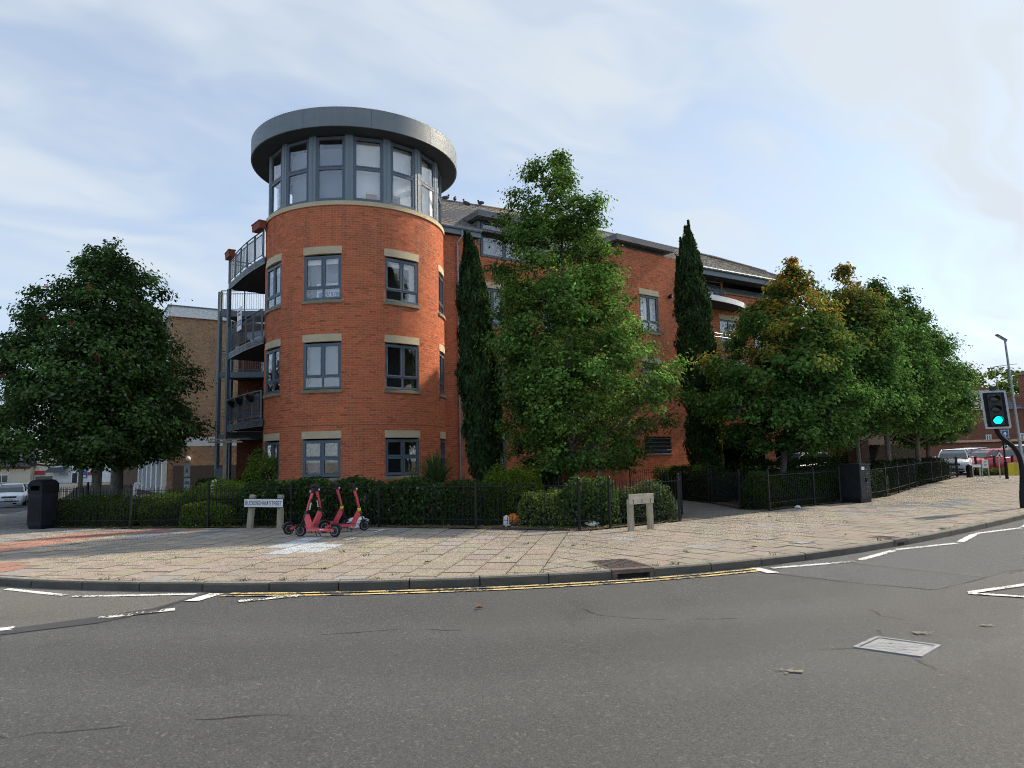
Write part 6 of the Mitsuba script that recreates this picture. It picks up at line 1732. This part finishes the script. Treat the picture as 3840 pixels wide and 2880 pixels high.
MB().box((-84.3, 138.78, 0.05), (1.1, 0.06, 0.35)).build(t + '__poster_text_block', 'cream_render')
MB().box((-82.9, 138.85, 0.55), (1.1, 0.1, 0.55)).build(t + '__red_poster', 'sign_red')
MB().box((-82.0, 138.85, 0.25), (0.75, 0.1, 0.7)).build(t + '__yellow_poster', 'sticker_yellow')
MB().box((-88.2, 138.85, 0.5), (1.6, 0.1, 0.6)).build(t + '__blue_sign', 'galv')
m = MB(); m.add([[-91, 136.8, 0.9], [-87.2, 136.8, 0.9], [-87.2, 139, 1.9], [-91, 139, 1.9]], [[0, 1, 2], [0, 2, 3]]); m.build(t + '__awning', 'slate_dark')
for i, (x, y) in enumerate(((-17.2, 30.5), (-21.5, 36.5), (-27.5, 45))):
    tree('street_tree', ('nearest dark tree along the left street', 'dark tree down the left street behind the bin', 'farthest dark tree along the left street')[i], (x, y), [(2.3, 1.2, 1.2), (3.4, 2.0, 2.0), (4.8, 1.9, 1.9), (6.2, 0.8, 0.8)], (0.14, 5.5), 110, 60, 0.17, DK, 80 + i, clus=0.55, fork=2.0, group='trees along the left street', limbs=5)
for i, (x, y) in enumerate(((-11.0, 20.6), (-9.05, 21.3))):
    t = thing('white_marker_post', ('short white marker post with a rounded head behind the hedge, left one', 'short white marker post with a rounded head behind the hedge, right one')[i], 'post')
    MB().tube([[x, y, 0.1], [x, y, 1.02], [x + .03, y, 1.16], [x + .12, y, 1.18]], [0.05, 0.05, 0.055, 0.05], 8).build(t + '__shaft', 'white_card', smooth=40)
    MB().tube([[x, y, 0.1], [x, y, 0.25]], 0.07, 8).build(t + '__base', 'iron_black', smooth=40)

# ---------------------------------------------------------------- traffic signal, lamp post and signs on the right
ts = thing('traffic_signal', 'traffic signal on a cranked black pole showing green', 'traffic light')
pole = [(12.83, 18.04, 0.05), (12.86, 18.04, 0.7), (12.87, 18.04, 1.21), (12.86, 18.04, 1.40), (12.80, 18.04, 1.57), (12.70, 18.04, 1.69), (12.56, 18.04, 1.79), (12.44, 18.04, 1.90), (12.37, 18.04, 2.04), (12.34, 18.04, 2.2), (12.27, 18.06, 3.1)]
tp, _ = splprep(A(pole).T, s=0.0008, k=3)
PO = np.stack(splev(np.linspace(0, 1, 60), tp), 1)
MB().tube(PO, 0.057, 14).build(ts + '__pole', 'iron_black', smooth=True)
un = A([0.93, -0.36, 0.0]); nn = A([-0.36, -0.93, 0.0]); up = A([-0.05, 0.02, 1.0])
c0 = A([12.27, 17.90, 2.61])
B3 = lambda x, z, d=0.0: c0 + un * x + up * z + nn * d
az = math.atan2(un[1], un[0])
def rr_plate(w, h, r, d0, d1):
    g = sbox(-w / 2 + r, -h / 2 + r, w / 2 - r, h / 2 - r).buffer(r, 4)
    m = trimesh.creation.extrude_polygon(g, d1 - d0, engine='earcut'); v = A(m.vertices)
    return [B3(a, b, d0 + c) for a, b, c in v], m.faces
MB().add(*rr_plate(0.565, 0.97, 0.04, -0.012, 0.0)).build(ts + '__white_border', 'signal_grey')
MB().add(*rr_plate(0.465, 0.87, 0.01, 0.002, 0.006)).build(ts + '__backing_board', 'iron_black')
MB().add(*rr_plate(0.30, 0.80, 0.02, -0.16, 0.055)).build(ts + '__housing', 'black_plastic')
flat('lit_green', (0.02, 0.5, 0.35), 0.3)
for i, z in enumerate((0.26, 0.0, -0.265)):
    k = f'{ts}__{("red_aspect", "amber_aspect", "green_aspect")[i]}'
    V, F = [], []
    th = np.linspace(0, 2 * np.pi, 29)[:-1]
    V = [B3(0, z, 0.075)] + [B3(0.10 * math.cos(a), z + 0.10 * math.sin(a), 0.06) for a in th]
    F = [[0, 1 + j, 1 + (j + 1) % 28] for j in range(28)]
    MB().add(V, F).build(k + '__lens', 'lens_dark', smooth=True)
    if i == 2:
        scene[k + '__lens'] = mikit.ply((A(V), A(F)), 'lit_green', emitter={'type': 'area', 'radiance': {'type': 'rgb', 'value': [0.0, 0.30, 0.21]}})
    V, F = [], []
    for j, a in enumerate(np.linspace(-0.25, math.pi + 0.25, 17)):
        L = 0.06 + 0.15 * max(0, math.sin(a)) ** 0.7
        for r in (0.108, 0.114):
            V += [B3(r * math.cos(a), z + r * math.sin(a), 0.05), B3(r * math.cos(a), z + r * math.sin(a) - L * 0.08, 0.05 + L)]
        if j:
            o = 4 * j - 4
            F += [[o, o + 1, o + 5], [o, o + 5, o + 4], [o + 2, o + 7, o + 3], [o + 2, o + 6, o + 7], [o + 1, o + 3, o + 7], [o + 1, o + 7, o + 5]]
    MB().add(V, F).build(k + '__hood', 'black_plastic')
MB().box(B3(0.02, 0.545, -0.05), (0.12, 0.13, 0.11), az).build(ts + '__detector', 'black_plastic')
MB().box((12.80, 18.20, 1.09), (0.27, 0.14, 0.32), 0.5).build(ts + '__push_button_unit', 'yellow_unit')
lp = thing('street_lamp', 'tall grey street lamp with a flat lantern behind the traffic signal', 'street lamp')
MB().tube([[22.98, 32, 0.1], [22.9, 32, 1.5], [22.66, 32, 6.55]], [0.085, 0.07, 0.042], 12).build(lp + '__column', 'galv', smooth=40)
MB().beam([22.70, 32.0, 6.55], [22.26, 31.95, 6.80], 0.16, 0.055).build(lp + '__lantern', 'frame_grey')
MB().beam([22.64, 32.0, 6.54], [22.30, 31.96, 6.735], 0.11, 0.02).build(lp + '__lens', 'lamp_glass')
MB().tube([[22.66, 32, 6.45], [22.74, 32, 6.58]], 0.05, 8).build(lp + '__bracket', 'galv', smooth=40)
bp_ = thing('arrow_sign', 'blue square sign with a white upward arrow on a grey post', 'road sign')
MB().tube([[24.03, 34.7, 0.12], [24.00, 34.7, 2.45]], 0.04, 10).tube([[24.03, 34.7, 0.12], [24.03, 34.7, 0.95]], 0.075, 10).build(bp_ + '__post', 'iron_black', smooth=40)
PA, az = plate_frame((24.04, 34.58), (0.98, -0.2), 0.0)
MB().box(PA(0, 2.30, 0.02), (0.34, 0.012, 0.40), az).build(bp_ + '__white_edge', 'sign_white')
MB().box(PA(0, 2.30, 0.028), (0.30, 0.012, 0.36), az).build(bp_ + '__blue_panel', 'sign_blue')
ar = [(-.022, -.12), (.022, -.12), (.022, .02), (.075, -.03), (.075, .03), (0, .11), (-.075, .03), (-.075, -.03), (-.022, .02)]
v, f = trimesh.creation.triangulate_polygon(Polygon(ar), engine='earcut')
MB().add([PA(a, 2.30 + b, 0.036) for a, b in v], f).build(bp_ + '__arrow', 'sign_white')
tr_ = thing('warning_sign', 'red bordered triangular pedestrian warning sign on a post by the car park', 'road sign')
MB().tube([[24.62, 36.05, 0.12], [24.62, 36.05, 1.45]], 0.03, 8).build(tr_ + '__post', 'galv', smooth=40)
PT, az = plate_frame((24.64, 35.98), (0.98, -0.2), 0)
for s_, mt, d in ((1.0, 'sign_red', 0.0), (0.68, 'sign_white', 0.012)):
    V = [PT(-.24 * s_, 1.27 - .14 * s_, d), PT(.24 * s_, 1.27 - .14 * s_, d), PT(0, 1.27 + .25 * s_, d), PT(-.24 * s_, 1.27 - .14 * s_, d - .01), PT(.24 * s_, 1.27 - .14 * s_, d - .01), PT(0, 1.27 + .25 * s_, d - .01)]
    MB().add(V, [[0, 1, 2], [3, 5, 4], [0, 3, 4], [0, 4, 1], [1, 4, 5], [1, 5, 2], [2, 5, 3], [2, 3, 0]]).build(tr_ + ('__border' if d == 0 else '__panel'), mt)
m = MB()
for a, b in (((0, 1.30), (0.0, 1.24)), ((0, 1.25), (-.05, 1.17)), ((0, 1.25), (.05, 1.17)), ((0, 1.29), (-.05, 1.25)), ((0, 1.29), (.05, 1.26))):
    m.tube([PT(a[0], a[1], .02), PT(b[0], b[1], .02)], 0.012, 5)
m.mesh(trimesh.creation.icosphere(1, 0.018), t=PT(0, 1.33, .02)).build(tr_ + '__walking_figure', 'sign_black')
pb = thing('parking_notice', 'white lettered notice on two posts in front of the red car', 'sign')
PN, az = plate_frame((24.55, 37.0), (0.98, -0.2), 0)
MB().box(PN(0, 0.82), (0.28, 0.015, 0.44), az).build(pb + '__panel', 'sign_white')
for i in range(4):
    MB().box(PN(0.01 * (-1) ** i, 0.94 - .07 * i, 0.01), (0.14 - .03 * (i % 2), 0.004, 0.022), az).build(part(pb, 'text_line'), 'sign_black')
for x in (-.15, .15):
    MB().box(PN(x, 0.60, -0.03), (0.035, 0.035, 0.98), az).build(part(pb, 'post'), 'galv')
nb_ = thing('name_board', 'small white name board on short grey posts by the car park entrance', 'street sign')
PN, az = plate_frame((24.72, 38.0), (0.98, -0.2), 0)
MB().box(PN(0, 0.70), (0.46, 0.02, 0.14), az).build(nb_ + '__board', 'sign_white')
for x in (-.18, .18):
    MB().box(PN(x, 0.38, -0.03), (0.06, 0.05, 0.6), az).build(part(nb_, 'post'), 'galv')
bo = thing('bollard', 'short black bollard at the end of the railings', 'bollard')
MB().box((23.95, 37.4, 0.42), (0.20, 0.20, 0.62), 0.3).build(bo + '__body', 'iron_black')
MB().lathe([(0.10, 0.0), (0.11, 0.03), (0.06, 0.08), (0.0, 0.09)], (23.95, 37.4, 0.73), 12).build(bo + '__cap', 'iron_black', smooth=40)
for i in range(7):
    x, y = 24.3 + 1.55 * i, 39.0 + 1.35 * i * 0.55
    t = thing('timber_post', f'dark post edging the car park, {("nearest the railings", "second from the railings", "third from the railings", "fourth from the railings", "fifth from the railings", "sixth from the railings", "farthest from the railings")[i]}', 'post', 'posts edging the car park')
    MB().box((x, y, 0.62), (0.09, 0.09, 1.05)).build(t + '__shaft', 'iron_black'); MB().box((x, y, 1.16), (0.11, 0.11, 0.03)).build(t + '__cap', 'iron_black')
mass('weeds', 'rough weeds growing along the car park edge', [(26.0, 39.8, 30.5, 42.2, 0.3, 0.35)], 5000, 0.10, green((0.10, 0.11, 0.03), 0.35, 0.5), 90, 'plants')

# ---------------------------------------------------------------- brick terrace beyond the car park
tt = thing('brick_terrace', 'old red brick terrace with slate roof beyond the car park', 'building')
RB = A([0.24, 0.095, 0.055])
YB = 90.0; sc = YB / 62
TWl = Wall((53.0, YB), (80.0, YB - 6))
zz_ = lambda z: (z - 1.65) * sc + 1.65
tex('far_brick', lambda p, n, uv: MIX((0.15, 0.07, 0.045), (0.30, 0.125, 0.075), 0.55 * N(p.x * 4.4, p.y * 2, p.z * 13.3) + 0.45 * FB(p.x * 0.5, p.y * 0.5, p.z * 0.7, 4)), rough=0.95)
tex('far_slate', lambda p, n, uv: MIX((0.10, 0.10, 0.115), (0.22, 0.215, 0.23), 0.6 * N(p.x * 3.3, p.y * 3.3, p.z * 6) + 0.4 * FB(p.x * .6, p.y * .6, p.z)), rough=0.8)
MB().prism(Polygon([(53.0, YB), (63.6, YB - 2.3), (64, YB + 9), (53, YB + 11)]), -0.5, zz_(4.95)).build(tt + '__wall', 'far_brick')
MB().prism(Polygon([(63.6, YB - 2.4), (82, YB - 6.2), (82, YB + 8), (63.6, YB + 9)]), -0.5, zz_(6.1)).build(tt + '__taller_wall', 'far_brick')
m = MB(); rows = 12
e0, e1, r0_, r1_ = A([52.6, YB - .3, zz_(4.9)]), A([63.7, YB - 2.7, zz_(4.9)]), A([52.6, YB + 5, 9.4]), A([63.7, YB + 3, 9.4])
for i in range(rows):
    t0, t1 = i / rows, (i + 1.1) / rows
    for k in range(26):
        f0, f1 = (k + .5 * (i % 2)) / 26.5, (k + .95 + .5 * (i % 2)) / 26.5
        a0, b0, a1, b1 = e0 + (e1 - e0) * f0, e0 + (e1 - e0) * f1, r0_ + (r1_ - r0_) * f0, r0_ + (r1_ - r0_) * f1
        m.add([a0 + (a1 - a0) * t0 + A([0, 0, .05]), b0 + (b1 - b0) * t0 + A([0, 0, .05]), b0 + (b1 - b0) * t1, a0 + (a1 - a0) * t1], [[0, 1, 2], [0, 2, 3]])
m.build(tt + '__slates', 'far_slate'); stuff(tt + '__slates')
MB().tube([r0_ + A([0, 0, .05]), r1_ + A([0, 0, .05])], 0.14, 6).build(tt + '__ridge', 'terracotta')
for x in (65.8,):
    MB().box((x, YB - 0.5, zz_(7.0)), (1.7, 1.0, 3.4)).build(part(tt, 'chimney'), 'far_brick')
    MB().box((x, YB - 0.5, zz_(8.05)), (1.95, 1.2, 0.25)).build(part(tt, 'chimney_cap'), 'sill_stone')
for x, z, w, h, y in ((59.5, 2.5, .62, .8, YB - 1.45), (63.0, 2.55, .62, .85, YB - 2.2), (67.6, 3.0, .9, 1.2, YB - 3.35)):
    k = part(tt, 'window')
    P = frame_grid((x, y), (0.977, -0.213), (-0.213, -0.977), k, -w / 2, w / 2, zz_(z) - h / 2, zz_(z) + h / 2, [0.0], [], fw=0.10, mat='white_card', panes=False)
    MB().add([P(-w / 2, zz_(z) - h / 2, -.02), P(w / 2, zz_(z) - h / 2, -.02), P(w / 2, zz_(z) + h / 2, -.02), P(-w / 2, zz_(z) + h / 2, -.02)], [[0, 1, 2], [0, 2, 3]]).build(k + '__pane', 'car_glass')
yw = thing('yard_wall', 'low old brick wall with tiled coping in front of the terrace', 'wall')
MB().beam([40, YB - 10, 1.05], [72, YB - 18, 1.05], 0.35, 2.3).build(yw + '__wall', 'far_brick')
for i in range(40):
    p = A([40, YB - 10]) + A([32, -8]) * (i + .5) / 40
    MB().box((*p, 2.36), (0.80, 0.75, 0.12), math.atan2(-8, 32), tilt=[[1, 0, 0], [0, .94, -.34], [0, .34, .94]]).build(part(yw, 'coping_tile'), 'soot_brick')
tree('distant_tree', 'pale green bushy tree behind the slate roof', (75.5, 112.0), [(2, 7, 8), (6, 9, 11), (9.5, 8, 11), (13.4, 4.5, 7)], (0.4, 10), 240, 60, 0.55, green((0.085, 0.14, 0.03), 0.22, 0.5), 95, clus=1.7, fork=3, limbs=4, aspect=0.7)
ap = thing('aerial', 'thin roof aerial above the terrace at the right edge', 'aerial')
MB().tube([[62.4, YB, 8.0], [62.0, YB, 12.0]], 0.04, 5).tube([[62.0, YB, 12.0], [65.0, YB, 12.3]], 0.04, 5).build(ap + '__mast', 'galv')
MB().box((64.6, YB - 6, 13.2), (0.7, 0.3, 4.0)).build(part(ap, 'bracket'), 'galv')
